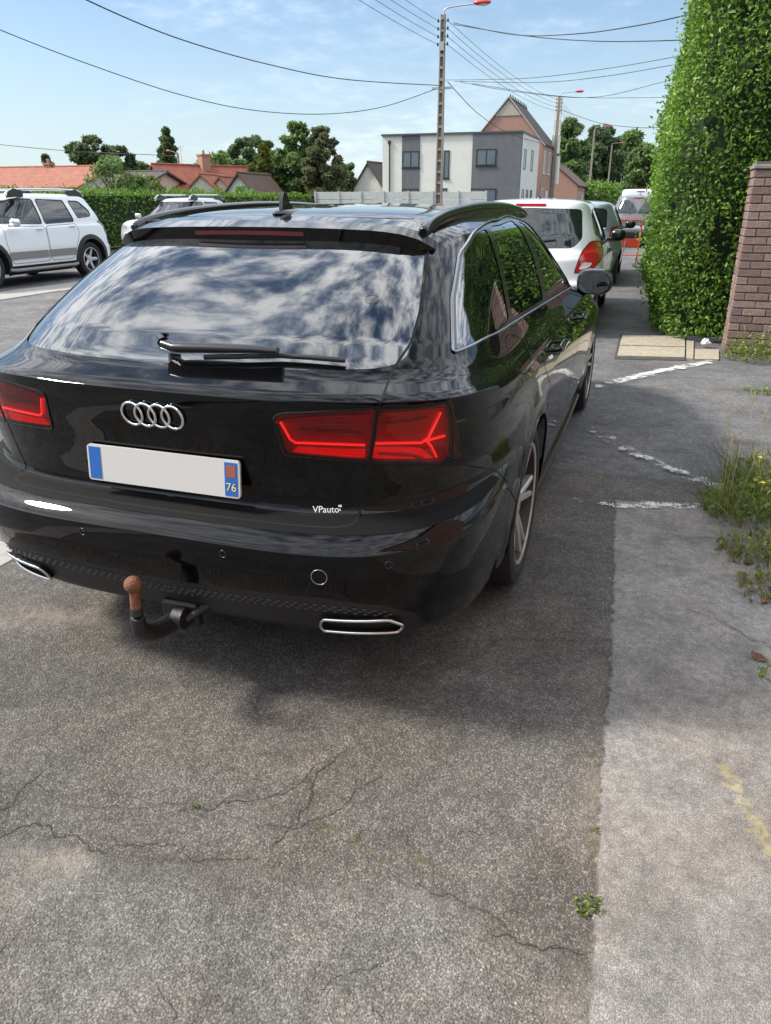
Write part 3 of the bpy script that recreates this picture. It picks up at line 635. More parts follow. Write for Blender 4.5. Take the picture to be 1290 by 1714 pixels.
# ------------------------------------------------------------------ ground, road, pavements
def asphalt(name, coarse, base, stone, attr=False):
    if name in MATS: return MATS[name]
    m, nt, b, N, L = nodes_of(name); tc = N('ShaderNodeTexCoord')
    def vor(scale, feat='F1'):
        v = N('ShaderNodeTexVoronoi'); v.inputs['Scale'].default_value = scale; v.feature = feat; L(tc.outputs['Object'], v.inputs[0]); return v
    def noise(scale, det=4, ro=.6):
        n = N('ShaderNodeTexNoise'); n.inputs['Scale'].default_value = scale; n.inputs['Detail'].default_value = det; n.inputs['Roughness'].default_value = ro; L(tc.outputs['Object'], n.inputs[0]); return n.outputs[0]
    def mr(v, a, b_, c, d):
        q = N('ShaderNodeMapRange'); q.interpolation_type = 'SMOOTHSTEP'
        for i, z in enumerate((a, b_, c, d)): q.inputs[i+1].default_value = z
        L(v, q.inputs[0]); return q.outputs[0]
    def mixc(f, a, b_, bt='MIX'):
        q = N('ShaderNodeMix'); q.data_type = 'RGBA'; q.blend_type = bt
        for i, z in ((0, f), (6, a), (7, b_)):
            if isinstance(z, tuple): q.inputs[i].default_value = (*z, 1)
            elif isinstance(z, (int, float)): q.inputs[i].default_value = z
            else: L(z, q.inputs[i])
        return q.outputs[2]
    def math_(op, a, b_):
        q = N('ShaderNodeMath'); q.operation = op
        for i, z in enumerate((a, b_)):
            if isinstance(z, (int, float)): q.inputs[i].default_value = z
            else: L(z, q.inputs[i])
        return q.outputs[0]
    def layer(scale, base, stone, lo, hi, bright):
        v = vor(scale); sp = N('ShaderNodeSeparateColor'); L(v.outputs['Color'], sp.inputs[0])
        rnd = mr(sp.outputs[0], lo, hi, 0., 1.)
        c = mixc(rnd, base, stone); c = mixc(mr(sp.outputs[1], .985, .995, 0, .55), c, bright)
        gap = mr(v.outputs['Distance'], .34, .72, 0., .85); c = mixc(gap, c, tuple(q*.60 for q in base))
        hgt = math_('MULTIPLY', math_('SUBTRACT', 1.0, mr(v.outputs['Distance'], .05, .7, 0, 1)), math_('ADD', math_('MULTIPLY', sp.outputs[2], .8), .25))
        v2 = vor(scale*2.3); s2 = N('ShaderNodeSeparateColor'); L(v2.outputs['Color'], s2.inputs[0]); c = mixc(mr(s2.outputs[0], .55, .9, 0, .45), c, tuple(q*.62 for q in base)); c = mixc(mr(s2.outputs[1], .7, .95, 0, .4), c, stone)
        return c, hgt
    c1, h1 = layer(coarse, base, stone, .35, 1.0, (.36, .35, .33))
    rough_in = None
    if attr:
        def at(nm):
            a = N('ShaderNodeAttribute'); a.attribute_name = nm; return a.outputs['Fac']
        li, pa, cr, br = at('light'), at('patch'), at('crack'), at('brown')
        c2, h2 = layer(coarse*1.6, (.22, .213, .202), (.345, .335, .317), .3, 1.0, (.42, .41, .39))
        c3, h3 = layer(coarse*1.12, (.128, .123, .115), (.238, .23, .214), .3, 1., (.42, .41, .40))
        c1 = mixc(pa, c1, c3); c1 = mixc(math_('MULTIPLY', br, .75), c1, (.23, .20, .165)); c1 = mixc(li, c1, c2)
        c1 = mixc(cr, c1, (.055, .05, .044))
        h1 = mixc(li, h1, math_('MULTIPLY', h2, .5))
        h1 = mixc(br, h1, math_('MULTIPLY', h1, .35))
        y_ = at('yellow'); c1 = mixc(y_, c1, (.44, .40, .20)); mo = at('moss'); c1 = mixc(mo, c1, (.075, .072, .03))
    n1, n2, n3 = noise(1.3, 5), noise(7, 4), noise(32, 3)
    var = math_('MULTIPLY', mr(n1, .3, .7, .76, 1.20), math_('MULTIPLY', mr(n2, .3, .7, .84, 1.14), mr(n3, .3, .7, .84, 1.16)))
    vm = N('ShaderNodeVectorMath'); vm.operation = 'SCALE'; L(c1, vm.inputs[0]); L(var, vm.inputs['Scale'])
    tint = mixc(mr(noise(2.1, 3), .42, .62, 0, .35), vm.outputs[0], mixc(1.0, vm.outputs[0], (1.10, .97, .86), 'MULTIPLY'))
    L(tint, b.inputs['Base Color']); b.inputs['Roughness'].default_value = .88; b.inputs['Specular IOR Level'].default_value = .25
    bp = N('ShaderNodeBump'); bp.inputs['Strength'].default_value = .7; bp.inputs['Distance'].default_value = .0035; L(h1, bp.inputs['Height']); L(bp.outputs[0], b.inputs['Normal'])
    MATS[name] = m; return m
NEARM = asphalt('near_asphalt', 175, (.098, .092, .084), (.21, .20, .184), True)
PAVEM = asphalt('pavement_asphalt', 135, (.13, .13, .131), (.215, .215, .215))
ROADM = asphalt('road_asphalt', 90, (.14, .14, .142), (.23, .23, .232))
def dist_poly(X, Y, pl):
    d = np.full(X.shape, 9.)
    for (ax, ay), (bx, by) in zip(pl[:-1], pl[1:]):
        dx, dy = bx-ax, by-ay; t = np.clip(((X-ax)*dx+(Y-ay)*dy)/(dx*dx+dy*dy+1e-12), 0, 1); d = np.minimum(d, np.hypot(X-ax-t*dx, Y-ay-t*dy))
    return d
def vnoise(X, Y, scale, seed):
    """cheap smooth value noise"""
    r = np.random.default_rng(seed); G = r.random((64, 64)); x, y = X*scale+31.7, Y*scale+17.3; i, j = np.floor(x).astype(int), np.floor(y).astype(int); u, v = x-i, y-j
    u, v = u*u*(3-2*u), v*v*(3-2*v); g = lambda a, b: G[a % 64, b % 64]
    return (g(i, j)*(1-u)+g(i+1, j)*u)*(1-v)+(g(i, j+1)*(1-u)+g(i+1, j+1)*u)*v-.5
def near_ground():
    x0, x1, y0, y1, st = -1.22, 2.62, -1.45, 2.6, .006
    xs, ys = np.arange(x0, x1, st), np.arange(y0, y1, st); X, Y = np.meshgrid(xs, ys); nx, ny = len(xs), len(ys)
    n1 = vnoise(X, Y, 9, 1)*.02+vnoise(X, Y, 40, 2)*.008+vnoise(X, Y, 110, 3)*.006
    n1b = vnoise(X, Y, 30, 71)*.016+vnoise(X, Y, 75, 72)*.012
    jx = n1b+np.interp(Y, [-1.5, -.69, -.21, .45, 1.35, 2.19, 2.99], [1.39, 1.36, 1.34, 1.32, 1.28, 1.24, 1.22])+n1*.45
    yb = np.interp(X, [1.2, 1.75, 2.3], [2.17, 2.2, 2.1])+n1
    light = np.clip((X-jx)/.008, 0, 1)*np.clip((yb-Y)/.012, 0, 1)
    G = lambda pts: [tuple(gz(*p)[:2]) for p in pts]
    edge = G([(-60,1385), (90,1402), (170,1425), (330,1442), (430,1440), (560,1470), (700,1476), (800,1520), (900,1590), (990,1605)])
    ye = np.interp(X, [p[0] for p in edge], [p[1] for p in edge]) if all(np.diff([p[0] for p in edge]) > 0) else -.5
    patch = np.clip((ye+n1*1.6-Y)/.05, 0, 1)*(1-light)
    brown = np.zeros_like(X)
    tri = G([(-40,1398), (90,1404), (172,1430), (110,1500), (60,1545), (-40,1560)]); cx, cy = np.mean(tri, 0)
    brown = np.maximum(brown, np.clip((.15-dist_poly(X, Y, G([(-60,1470), (20,1450), (100,1445)]))+n1*4+vnoise(X, Y, 4, 61)*.22)/.12, 0, 1)*patch*.6*np.clip(.7+vnoise(X, Y, 16, 62)*1.6, 0, 1))
    brown = np.maximum(brown, np.clip((.13-dist_poly(X, Y, G([(-60,1040), (60,1030), (200,1040), (330,1060)]))+n1*4+vnoise(X, Y, 4, 63)*.22)/.12, 0, 1)*.6*np.clip(.7+vnoise(X, Y, 16, 64)*1.6, 0, 1))
    cracks = [(G([(585,1250), (560,1275), (525,1335), (480,1392), (452,1425)]), .0034), (G([(560,1275), (470,1330), (395,1340), (330,1352), (290,1362)]), .0022), (G([(300,1342), (215,1352), (120,1350)]), .0016),
              (G([(-10,1357), (20,1350), (62,1300), (80,1270)]), .003), (G([(-10,1392), (90,1402), (172,1428)]), .0034), (G([(640,1300), (560,1360), (490,1390), (430,1385)]), .002), (G([(172,1428), (330,1444), (430,1440)]), .0018),
              (G([(820,1565), (860,1572), (905,1592), (985,1604)]), .0032), (G([(690,1480), (760,1500), (820,1530), (860,1572)]), .0016), (G([(735,1075), (830,1070), (960,1072), (1020,1070)]), .0018), (G([(720,1130), (800,1100), (830,1070)]), .0015),
              (G([(1150,1020), (1200,1040), (1260,1075), (1300,1090)]), .0016), (G([(1100,905), (1180,900), (1240,912)]), .0013)]
    crack = np.zeros_like(X)
    for pl, wd in cracks: crack = np.maximum(crack, np.clip(1.-dist_poly(X, Y, pl)/(.012+wd), 0, 1)*.28)
    dj = np.abs(X-jx); crack = np.maximum(crack, np.clip(1-dj/.007, 0, 1)*.75*np.clip(.75+vnoise(X, Y, 12, 4)*2.2, 0, 1)*(Y < 2.2))
    dirt = np.clip(1-(jx-X)/.09, 0, 1)*(X < jx)*np.clip((1.0-Y)/.7, 0, 1)*np.clip(.5+vnoise(X, Y, 5, 5)*1.4, 0, 1); brown = np.maximum(brown, dirt*.7)
    yel = np.zeros_like(X); d = dist_poly(X, Y, G([(1215,1290), (1245,1345), (1272,1385), (1290,1430)])); yel = np.clip(1.15-d/.022+vnoise(X, Y, 30, 6)*1.3, 0, 1)*.65*np.clip(.6+vnoise(X, Y, 90, 8)*2, 0, 1)
    for p, r_ in (((1130,1242), .006), ((1252,1392), .007), ((908,1505), .004)): yel = np.maximum(yel, np.clip(1.4-np.hypot(X-G([p])[0][0], Y-G([p])[0][1])/r_, 0, 1)*.8)
    moss = np.zeros_like(X)
    for pl in (G([(540,1385), (600,1400), (640,1440)]), G([(690,1440), (760,1425), (930,1425)]), G([(995,1370), (990,1500)]), G([(1000,1260), (1005,1180)])): moss = np.maximum(moss, np.clip(1-dist_poly(X, Y, pl)/.02+vnoise(X, Y, 25, 11)*2.2, 0, 1)*np.clip(vnoise(X, Y, 60, 12)*3, 0, 1)*.8)
    e = np.minimum.reduce([X-x0, x1-X, Y-y0, y1-Y]); fade = np.clip(e/.3, 0, 1)
    Z = (vnoise(X, Y, 2.2, 20)*.010+vnoise(X, Y, 7, 21)*.004+vnoise(X, Y, 120, 22)*.0016)*fade+.004*light*fade-.004*crack+.0015*patch*fade-.002*brown*fade
    me = bpy.data.meshes.new('near'); n = nx*ny; me.vertices.add(n); me.vertices.foreach_set('co', np.stack([X, Y, Z], -1).astype(np.float32).ravel())
    i = np.arange(n).reshape(ny, nx); q = np.stack([i[:-1, :-1], i[:-1, 1:], i[1:, 1:], i[1:, :-1]], -1).reshape(-1, 4); nf = len(q)
    me.loops.add(nf*4); me.loops.foreach_set('vertex_index', q.ravel().astype(np.int32)); me.polygons.add(nf); me.polygons.foreach_set('loop_start', np.arange(0, nf*4, 4, dtype=np.int32))
    me.polygons.foreach_set('use_smooth', np.ones(nf, bool)); me.update(calc_edges=True)
    for nm, a in (('light', light), ('patch', patch), ('crack', crack), ('brown', brown), ('yellow', yel), ('moss', moss)):
        at = me.attributes.new(nm, 'FLOAT', 'POINT'); at.data.foreach_set('value', a.astype(np.float32).ravel())
    pav = tag(mesh_obj('pavement', me, NEARM), kind='structure')
    r = np.random.default_rng(5); mb = MB()
    def zat(x, y):
        fx, fy = np.clip((x-x0)/st, 0, nx-2), np.clip((y-y0)/st, 0, ny-2); a, b = int(fx), int(fy); u, v = fx-a, fy-b
        return (Z[b, a]*(1-u)+Z[b, a+1]*u)*(1-v)+(Z[b+1, a]*(1-u)+Z[b+1, a+1]*u)*v
    def strip(pl, wd):
        P = [np.array(p, float) for p in pl]
        for it in range(6):
            Q = [P[0]]
            for a, b in zip(P[:-1], P[1:]):
                l = np.linalg.norm(b-a)
                if l > .007: m_ = (a+b)/2+np.array([-(b-a)[1], (b-a)[0]])*r.normal(0, .13); Q += [m_, b]
                else: Q.append(b)
            P = Q
        P = np.array(P); t = np.gradient(P, axis=0); t /= np.linalg.norm(t, axis=1, keepdims=True)+1e-9; n = np.stack([-t[:, 1], t[:, 0]], 1); m = len(P)
        ww = wd*np.clip(np.abs(r.normal(.55, .4, m)), .12, 1.4)*np.sin(np.pi*np.clip(np.linspace(.04, .96, m), 0, 1))**.4
        A, C = P+n*ww[:, None], P-n*ww[:, None]; V = [(*p, zat(*p)+.0011) for p in A]+[(*p, zat(*p)+.0011) for p in C]; mb.add(V, [(i, i+1, m+i+1, m+i) for i in range(m-1)])
        return P
    for pl, wd in cracks:
        P = strip(pl, wd*.78)
        for k in range(len(P)//45):
            i_ = r.integers(5, len(P)-5); d = np.array([math.cos(a_ := r.uniform(0, 6.28)), math.sin(a_)])*r.uniform(.03, .12); strip([P[i_], P[i_]+d*.5+r.normal(0, .008, 2), P[i_]+d], wd*.4)
    for k in range(26):
        c = np.array([r.uniform(-.9, 1.2), r.uniform(-1.1, .6)]); a_ = r.uniform(0, 6.28); d = np.array([math.cos(a_), math.sin(a_)])*r.uniform(.04, .16); strip([c, c+d*.5+r.normal(0, .012, 2), c+d], .0009)
    tag(mb.build('cracks', pm('crack_dirt', (.035, .032, .028), .95), pav, fixn=False), kind='stuff')
near_ground()
def sheet(name, x0, x1, y0, y1, z, mat):
    b = MB(); b.add([(x0, y0, z), (x1, y0, z), (x1, y1, z), (x0, y1, z)], [(0, 1, 2, 3)]); return tag(b.build(name, mat, fixn=False), kind='structure')
sheet('ground', -900, 900, -500, 1600, -.09, pm('soil', (.07, .085, .035), .95, noise=.3, nscale=.3))
sheet('footpath', -1.22, 9.5, -60, 320, -.008, PAVEM)
sheet('road', -8.55, -1.5, -80, 420, -.02, ROADM)
sheet('parking_lane', -13.2, -9.42, -60, 160, -.012, ROADM)
CONC = pm('kerb_concrete', (.30, .29, .265), .85, noise=.22, nscale=14, bump=.35, bscale=120)
def stones(owner_name, name, x0, x1, y0, y1, ln, z0, z1, rows=1):
    base = sheet(owner_name, x0-.005, x1+.005, y0, y1, z0+.002, pm('joint_grit', (.05, .047, .04), .95)); me = None; w_ = (x1-x0)/rows
    for r_ in range(rows):
        y = y0+(r_*.5*ln)
        while y < y1-ln*.5:
            l_ = ln
            if me is None: b = MB(); b.box((.005, .005, z0-.1), (w_-.005, l_-.006, z1), .006); o = b.build(name, CONC, base); me = o.data
            else: o = bpy.data.objects.new(name, me); COL.objects.link(o); o.parent = base
            o.location = (x0+r_*w_, y, random.uniform(-.004, .004)); o.rotation_euler = (0, 0, random.uniform(-.004, .004)); y += l_
stones('kerb', 'kerb_stone', -1.50, -1.22, -2, 40, 1.0, -.03, .004)
stones('gutter', 'gutter_stone', -9.42, -8.55, 1, 30, .8, -.035, -.006, 2)
# worn white paint
def paint(name):
    if name in MATS: return MATS[name]
    m, nt, b, N, L = nodes_of(name); tc = N('ShaderNodeTexCoord'); b.inputs['Base Color'].default_value = (.62, .62, .6, 1); b.inputs['Roughness'].default_value = .8
    n = N('ShaderNodeTexNoise'); n.inputs['Scale'].default_value = 150; n.inputs['Detail'].default_value = 4; L(tc.outputs['Object'], n.inputs[0])
    n2 = N('ShaderNodeTexNoise'); n2.inputs['Scale'].default_value = 11; n2.inputs['Detail'].default_value = 3; L(tc.outputs['Object'], n2.inputs[0])
    at = N('ShaderNodeAttribute'); at.attribute_name = 'wear'
    a = N('ShaderNodeMath'); a.operation = 'ADD'; L(n.outputs[0], a.inputs[0]); L(n2.outputs[0], a.inputs[1])
    a2 = N('ShaderNodeMath'); a2.operation = 'SUBTRACT'; L(a.outputs[0], a2.inputs[0]); L(at.outputs['Fac'], a2.inputs[1])
    mr = N('ShaderNodeMapRange'); mr.inputs[1].default_value = .47; mr.inputs[2].default_value = .53; L(a2.outputs[0], mr.inputs[0]); L(mr.outputs[0], b.inputs['Alpha'])
    MATS[name] = m; return m
def stripe(name, pts, wd, wear, label, z=.007):
    P = np.array(crom(pts, 12)); t = np.gradient(P, axis=0); t /= np.linalg.norm(t, axis=1, keepdims=True); nn = np.stack([-t[:, 1], t[:, 0]], 1); V = []; W = []
    k = 6; m = len(P); ww = np.interp(np.linspace(0, 1, m), np.linspace(0, 1, len(wear)), wear)
    for j in range(k+1):
        q = -1+2*j/k
        for i in range(m): V.append((*(P[i]+nn[i]*wd/2*q), z)); W.append(ww[i]+.22*abs(q)**3)
    b = MB(); b.add(V, [(j*m+i, j*m+i+1, (j+1)*m+i+1, (j+1)*m+i) for j in range(k) for i in range(m-1)]); o = b.build(name, paint('worn_paint'), fixn=False)
    a = o.data.attributes.new('wear', 'FLOAT', 'POINT'); a.data.foreach_set('value', np.array(W, np.float32)); return tag(o, kind='structure')
G2 = lambda *pts: [tuple(gz(*p)[:2]) for p in pts]
stripe('pavement_marking', G2((905,835), (970,838), (1030,846), (1120,848), (1205,852)), .115, [.78, .68, .56, .48, .50, .66], '', .010)
stripe('pavement_marking', G2((960,702), (1030,742), (1110,782), (1200,818), (1215,828)), .15, [.78, .64, .57, .55, .55, .74], '', .010)
stripe('pavement_marking', G2((985,651), (1042,636), (1110,620), (1195,604)), .15, [.72, .5, .44, .5], '', .001)
for y in (1.7, 8.7, 15.7, 22.7): stripe('road_marking', [(-5., y), (-5., y+1.5), (-5., y+3)], .13, [.3, .28, .3], '', -.012)
# concrete covers let into the footpath
SLAB = pm('cover_concrete', (.33, .29, .22), .9, noise=.25, nscale=18, bump=.5, bscale=90)
def slab(px4, z=.012, nm='concrete_slab'):
    q = [gz(*p)[:2] for p in px4]; c = np.mean(q, 0); q = [c+(p-c)*.985 for p in q]; b = MB(); b.prism([tuple(p) for p in q], -.08, z); o = b.build(nm, SLAB, covers); return o
covers = empty('inspection_cover', (0, 0, 0)); tag(covers, 'pale concrete inspection cover let into the footpath by the tall hedge', 'cover')
slab([(1041,562), (1146,564), (1147,582), (1036,579)]); slab([(1036,580), (1147,583), (1146,600), (1032,597)]); slab([(1149,570), (1161,571), (1160,601), (1148,600)], .006); slab([(1163,585), (1203,586), (1203,603), (1162,602)], .008)
fr = MB(); c4 = [gz(*p)[:2] for p in ((1037,559), (1150,561), (1149,603), (1028,600))]; fr.prism([tuple(p) for p in c4], -.06, -.003); fr.build('cover_frame', pm('iron_frame', (.05, .045, .04), .8), covers)
# ------------------------------------------------------------------ the other vehicles
def gen_rows(L, W, H, clear, belt, rwb, rwt, wsb, wst, hood, Wt, nR=3.6, LR=.8, bump=.05, tgz=.9):
    d = H-.08-belt; LF = .75
    lerp = lambda a, b, t: a+(b-a)*t
    r = [(clear, .14, clear-.03, W-.12, clear, L-.14, nR, LR, 2.6, LF), (clear+.06, .04, clear+.05, W-.045, clear+.07, L-.05, nR, LR, 2.6, LF),
         (.40, .006, .38, W-.018, .40, L-.012, nR, LR, 2.6, LF), (.52, 0., .50, W-.006, .52, L, nR, LR, 2.6, LF), (.585, .012, .58, W, .60, L-.01, nR, LR, 2.6, LF),
         (.615, bump, .64, W, .66, L-.03, nR, LR, 2.6, LF), (.70, bump+.01, .72, W-.004, hood-.07, L-.09, nR, LR, 2.6, LF), (.82, bump+.012, .82, W-.012, hood, L-.3, nR, LR, 2.6, .8),
         (belt-.09, lerp(bump, rwb, .55), belt-.08, W-.03, lerp(hood, belt, .55), lerp(L-.3, wsb, .55), nR, LR, 2.6, .85), (belt-.02, rwb, belt-.02, W-.055, belt-.02, wsb, nR, LR+.1, 2.6, .85)]
    for t in (.22, .5, .78):
        r.append((belt+d*t, lerp(rwb, rwt, t**1.15), belt+d*t, lerp(W-.06, Wt, t**1.2), belt+d*t, lerp(wsb, wst, t), nR, LR+.1-.1*t, 2.6, .8))
    r += [(H-.08, rwt, H-.08, Wt, H-.075, wst, nR, LR, 2.6, .65), (H-.045, rwt+.06, H-.045, Wt-.05, H-.045, wst-.12, nR, LR*.9, 2.6, .55),
          (H-.022, rwt+.25, H-.022, Wt-.17, H-.022, wst-.3, 3.2, .6, 2.6, .45), (H-.006, rwt+.7, H-.006, Wt*.35, H-.006, wst-.7, 3, .3, 2.6, .25)]
    m = (rwt+wst)/2; r.append((H, m, H, 0., H, m+.001, 3, .0005, 2.6, .0004)); return r
GLASSC = pm('car_glass', (.012, .018, .02), .02, ior=1.6, coat=.3, coatr=.01)
def split_loose(o):
    """one object for each separate piece"""
    bm = bmesh.new(); bm.from_mesh(o.data); bmesh.ops.remove_doubles(bm, verts=bm.verts[:], dist=1e-5); seen = set(); groups = []
    for v in bm.verts:
        if v in seen: continue
        st = [v]; g = set()
        while st:
            q = st.pop()
            if q in g: continue
            g.add(q); st += [e.other_vert(q) for e in q.link_edges]
        seen |= g; groups.append(g)
    for g in groups:
        if len(g) < 3: continue
        idx = {v: i for i, v in enumerate(g)}; me = bpy.data.meshes.new(o.name); fs = [[idx[v] for v in f.verts] for f in bm.faces if f.verts[0] in g]
        me.from_pydata([v.co[:] for v in g], [], fs); me.polygons.foreach_set('use_smooth', [True]*len(me.polygons)); mesh_obj('lower_cladding', me, o.data.materials[0], o.parent)
    bm.free(); bpy.data.objects.remove(o)
def make_car(name, label, loc, rz, sp):
    P = empty(name, loc, rz); tag(P, label, sp.get('cat', 'car'), sp.get('group'))
    T = Matrix.Translation(Vector(loc)) @ Matrix.Rotation(rz, 4, 'Z')
    B = Body(gen_rows(*sp['dims'], **sp.get('kw', {})), (sp['ra'], sp['fa']), sp['r'], .012, T, ulen=5.4, step=.05)
    paint_ = sp['paint']; plast = sp.get('plast', PLAST); H = sp['dims'][2]
    regs = []; ar = sp.get('arch', sp['r']+.04)
    regs += [('aR', arch_poly(B, sp['ra'], ar, sp['r'])), ('aF', arch_poly(B, sp['fa'], ar, sp['r']))]
    wins = []
    for i, w_ in enumerate(sp['wins']): regs.append(('w%d' % i, B.side(dens(fillet(w_, .05), .04)))); wins.append('w%d' % i)
    def half(poly, fn, up, lo):     # polygon crossing the centre line, given for x >= 0
        q = fn(dens(fillet(poly, sp.get('gr', .08), closed=False), .03, False)); return [(up, q[0][1])]+q+[(up, q[-1][1])]
    regs.append(('glass', half(sp['rwin'], B.rear, 0., 0)))
    regs.append(('ws', half(sp['fwin'], B.front, 1., 0)))
    for nm, poly, fn in (('tl', sp['tail'], B.rear), ('tls', sp.get('tails'), B.side), ('hl', sp.get('head'), B.front)):
        if poly: 
            q = fn(dens(fillet(poly, .03), .03))
            if q: regs.append((nm, q))
    if sp.get('clad'):      # dark cladding round the arches
        for nm, y in (('cR', sp['ra']), ('cF', sp['fa'])): regs.append((nm, arch_poly(B, y, ar+sp['clad'], sp['r'])))
    if sp.get('lower'):     # dark lower edge
        v0 = B.rear([(0.02, sp['lower'])])[0][1]; v1 = B.side([(sp['ra']+.6, sp['lower'])])[0][1]; regs.append(('low', [(0, 0), (1, 0), (1, v0), (.8, v1), (.3, v1), (.2, v0), (0, v0)]))
    regs.append(('bump', [(0, 0), (B.side([(sp['ra']-ar-.03, .55)])[0][0], 0)]+B.side([(sp['ra']-ar-.03, .60)])+B.rear([(sp['dims'][1]*.6, .62)])+[(0, B.rear([(.01, .62)])[0][1])]))
    dn = []
    for i, d in enumerate(sp['doors']): regs.append(('d%d' % i, B.side(dens(fillet(d, .08), .06)))); dn.append('d%d' % i)
    regs = [r_ for r_ in regs if len(r_[1]) > 2]; have = [r_[0] for r_ in regs]; B.cut(regs)
    B.patch(None, paint_, 'body_shell', P); bp = B.patch('bump', paint_, 'rear_bumper', P)
    gl = B.patch('glass', sp.get('glass', GLASSC), 'rear_window', P, off=-.004); B.patch('ws', sp.get('glassf', GLASSC), 'windscreen', P, off=-.004)
    if 'low' in have: split_loose(B.patch('low', plast, 'lower_cladding', P, off=.002))
    lm = sp.get('lampmat', pm('lamp_red_plain', (.42, .012, .018), .12, coat=1.)); 
    for sg in (1, -1):
        for i, d in enumerate(dn):
            o = B.patch(d, paint_, 'door', P, 'pair', side=sg); poly = [q for n_, q in regs if n_ == d][0]
            B.ribbon([poly+[poly[0]]], .009, GAP, 'door_gap', o, sg=(sg,))
            hy, hz = sp['handles'][i]; hp = B.lift(B.side([(hy, hz), (hy+.09, hz+.004), (hy+.18, hz)]), .022, sg)[0]; hb = MB(); hb.tube(hp, [.012, .015, .012], 8); hb.build('door_handle', sp.get('handlemat', paint_), o, smooth=60)
        for i, w_ in enumerate(wins):
            g = B.patch(w_, sp.get('glass', GLASSC), 'side_window', P, 'pair', off=-.004, side=sg); poly = [q for n_, q in regs if n_ == w_][0]
            B.trim(poly, .009, SATIN, 'window_seal', g, off=.0, sg=sg, closed=True)
        for nm in ('tl', 'tls'):
            if nm in have:
                o = B.patch(nm, lm, 'tail_light', P, 'pair', off=.004, side=sg); poly = [q for n_, q in regs if n_ == nm][0]; B.trim(poly, .005, GAP, 'lamp_seal', o, off=.003, sg=sg, closed=True)
                if nm == 'tl' and sp.get('tailwhite'):
                    q, n_ = B.lift(B.rear(fillet(sp['tailwhite'], .03)), .009, sg); mb = MB(); mb.add(list(q)+[q.mean(0)], [(i, (i+1) % len(q), len(q)) for i in range(len(q))]); mb.build('clear_lens', pm('clear_lamp', (.75, .72, .7), .1, coat=1.), o)
        if 'hl' in have: B.patch('hl', pm('headlamp', (.5, .52, .54), .08, coat=1., metal=.4), 'headlight', P, 'pair', off=.003, side=sg)
        for nm in ('cR', 'cF'):
            if nm in have: B.patch(nm, plast, 'arch_cladding', P, 'pair', off=.012, side=sg)
        for wy in (sp['ra'], sp['fa']):
            wheel(P, sg*(sp['dims'][1]-.035-.105), wy, sp['r'], .21, sg, sp['r']*.66, 5, pm('rim_grey', (.1, .1, .1), .4, metal=.7), sp.get('rim', pm('rim_silver', (.55, .55, .56), .3, metal=.9)), False)  # rim barrel in a darker grey than the spokes
            lb = MB(); rr = ar+.01; prof = [(wy+rr*math.cos(a), sp['r']+rr*math.sin(a)) for a in np.linspace(-.3, math.pi+.3, 18)]; n = len(prof); xo = sp['dims'][1]-.03
            lb.add([(sg*.5, a, b) for a, b in prof]+[(sg*xo, a, b) for a, b in prof], [(i, i+1, n+i+1, n+i) for i in range(n-1)]); lb.add([(sg*.5, wy, sp['r'])]+[(sg*.5, a, b) for a, b in prof], [(0, i+1, i+2) for i in range(n-1)]); lb.build('arch_liner', pm('liner', (.006, .006, .006)), P)
        mx, my, mz = sp['mirror']; m = MB(); blob(m, (sg*mx, my, mz), (.10, .07, .075), 2.7, 16, 10); o = m.build('mirror', sp.get('mirmat', paint_), P, smooth=60)
        a_ = MB(); blob(a_, (sg*(mx-.1), my, mz-.05), (.06, .03, .02), 2.4, 10, 6); a_.build('mirror_arm', SATIN, o, smooth=60)
        if sp.get('rails'):
            y0, y1, x = sp['rails']; zt = H+.055; rp = crom([(sg*(x+.02), y0, H-.06), (sg*x, y0+.10, zt-.02), (sg*x, y0+.35, zt), (sg*x, (y0+y1)/2, zt+.008), (sg*x, y1-.35, zt), (sg*x, y1-.10, zt-.02), (sg*(x+.02), y1, H-.06)], 6)
            rb = MB(); rb.tube(rp, .02, 8, flat=1.2); ro = rb.build('roof_rail', sp.get('railmat', ALU), P, smooth=50)
            for e0, e1 in ((y0-.02, y0+.42), (y1-.42, y1+.02)):
                f = MB(); f.prism([(e0, H-.09), (e1, H-.06), (e1, H+.03), ((e0+e1)/2, H+.075), (e0+.06, H+.0)] if e0 < (y0+y1)/2 else [(e0, H-.06), (e1, H-.09), (e1-.06, H+.0), ((e0+e1)/2, H+.075), (e0, H+.03)], sg*(x-.03), sg*(x+.03), lambda a, b, h: (h, a, b)); f.build('rail_foot', SATIN, ro)
        for (a, b, r_, mt) in sp.get('steps', ()):
            t = MB(); t.tube([(sg*(sp['dims'][1]-.02), a, b), (sg*(sp['dims'][1]+.03), a+.12, b-.01), (sg*(sp['dims'][1]+.03), sp['fa']-sp['r']-.2, b-.01), (sg*(sp['dims'][1]-.02), sp['fa']-sp['r']-.08, b)], r_, 8); t.build('side_step', mt, P, smooth=60)
        if sp.get('mould'):
            za, zb = sp['mould']
            for (y0, y1) in ((sp['ra']+ar+.06, 2.05), (2.07, sp['fa']-ar-.06)):
                q = B.side(dens([(y0, za), (y1, za), (y1, zb), (y0, zb)], .1)); p, n_ = B.lift(q, .012, sg); k = len(p)//2; b = MB(); b.add(list(p)+[p.mean(0)], [(i, (i+1) % len(p), len(p)) for i in range(len(p))]); b.build('door_moulding', pm('grey_moulding', (.22, .22, .215), .45), P)
    pz = sp.get('plate', .8); y_ = B.pos([0.], [B.rear([(0.01, pz)])[0][1]])[0][1]
    pl = MB(); pl.box((-.26, y_-.022, pz-.055), (.26, y_+.02, pz+.055), .004); pl.build('number_plate', pm('plate_white', (.74, .74, .72)), P)
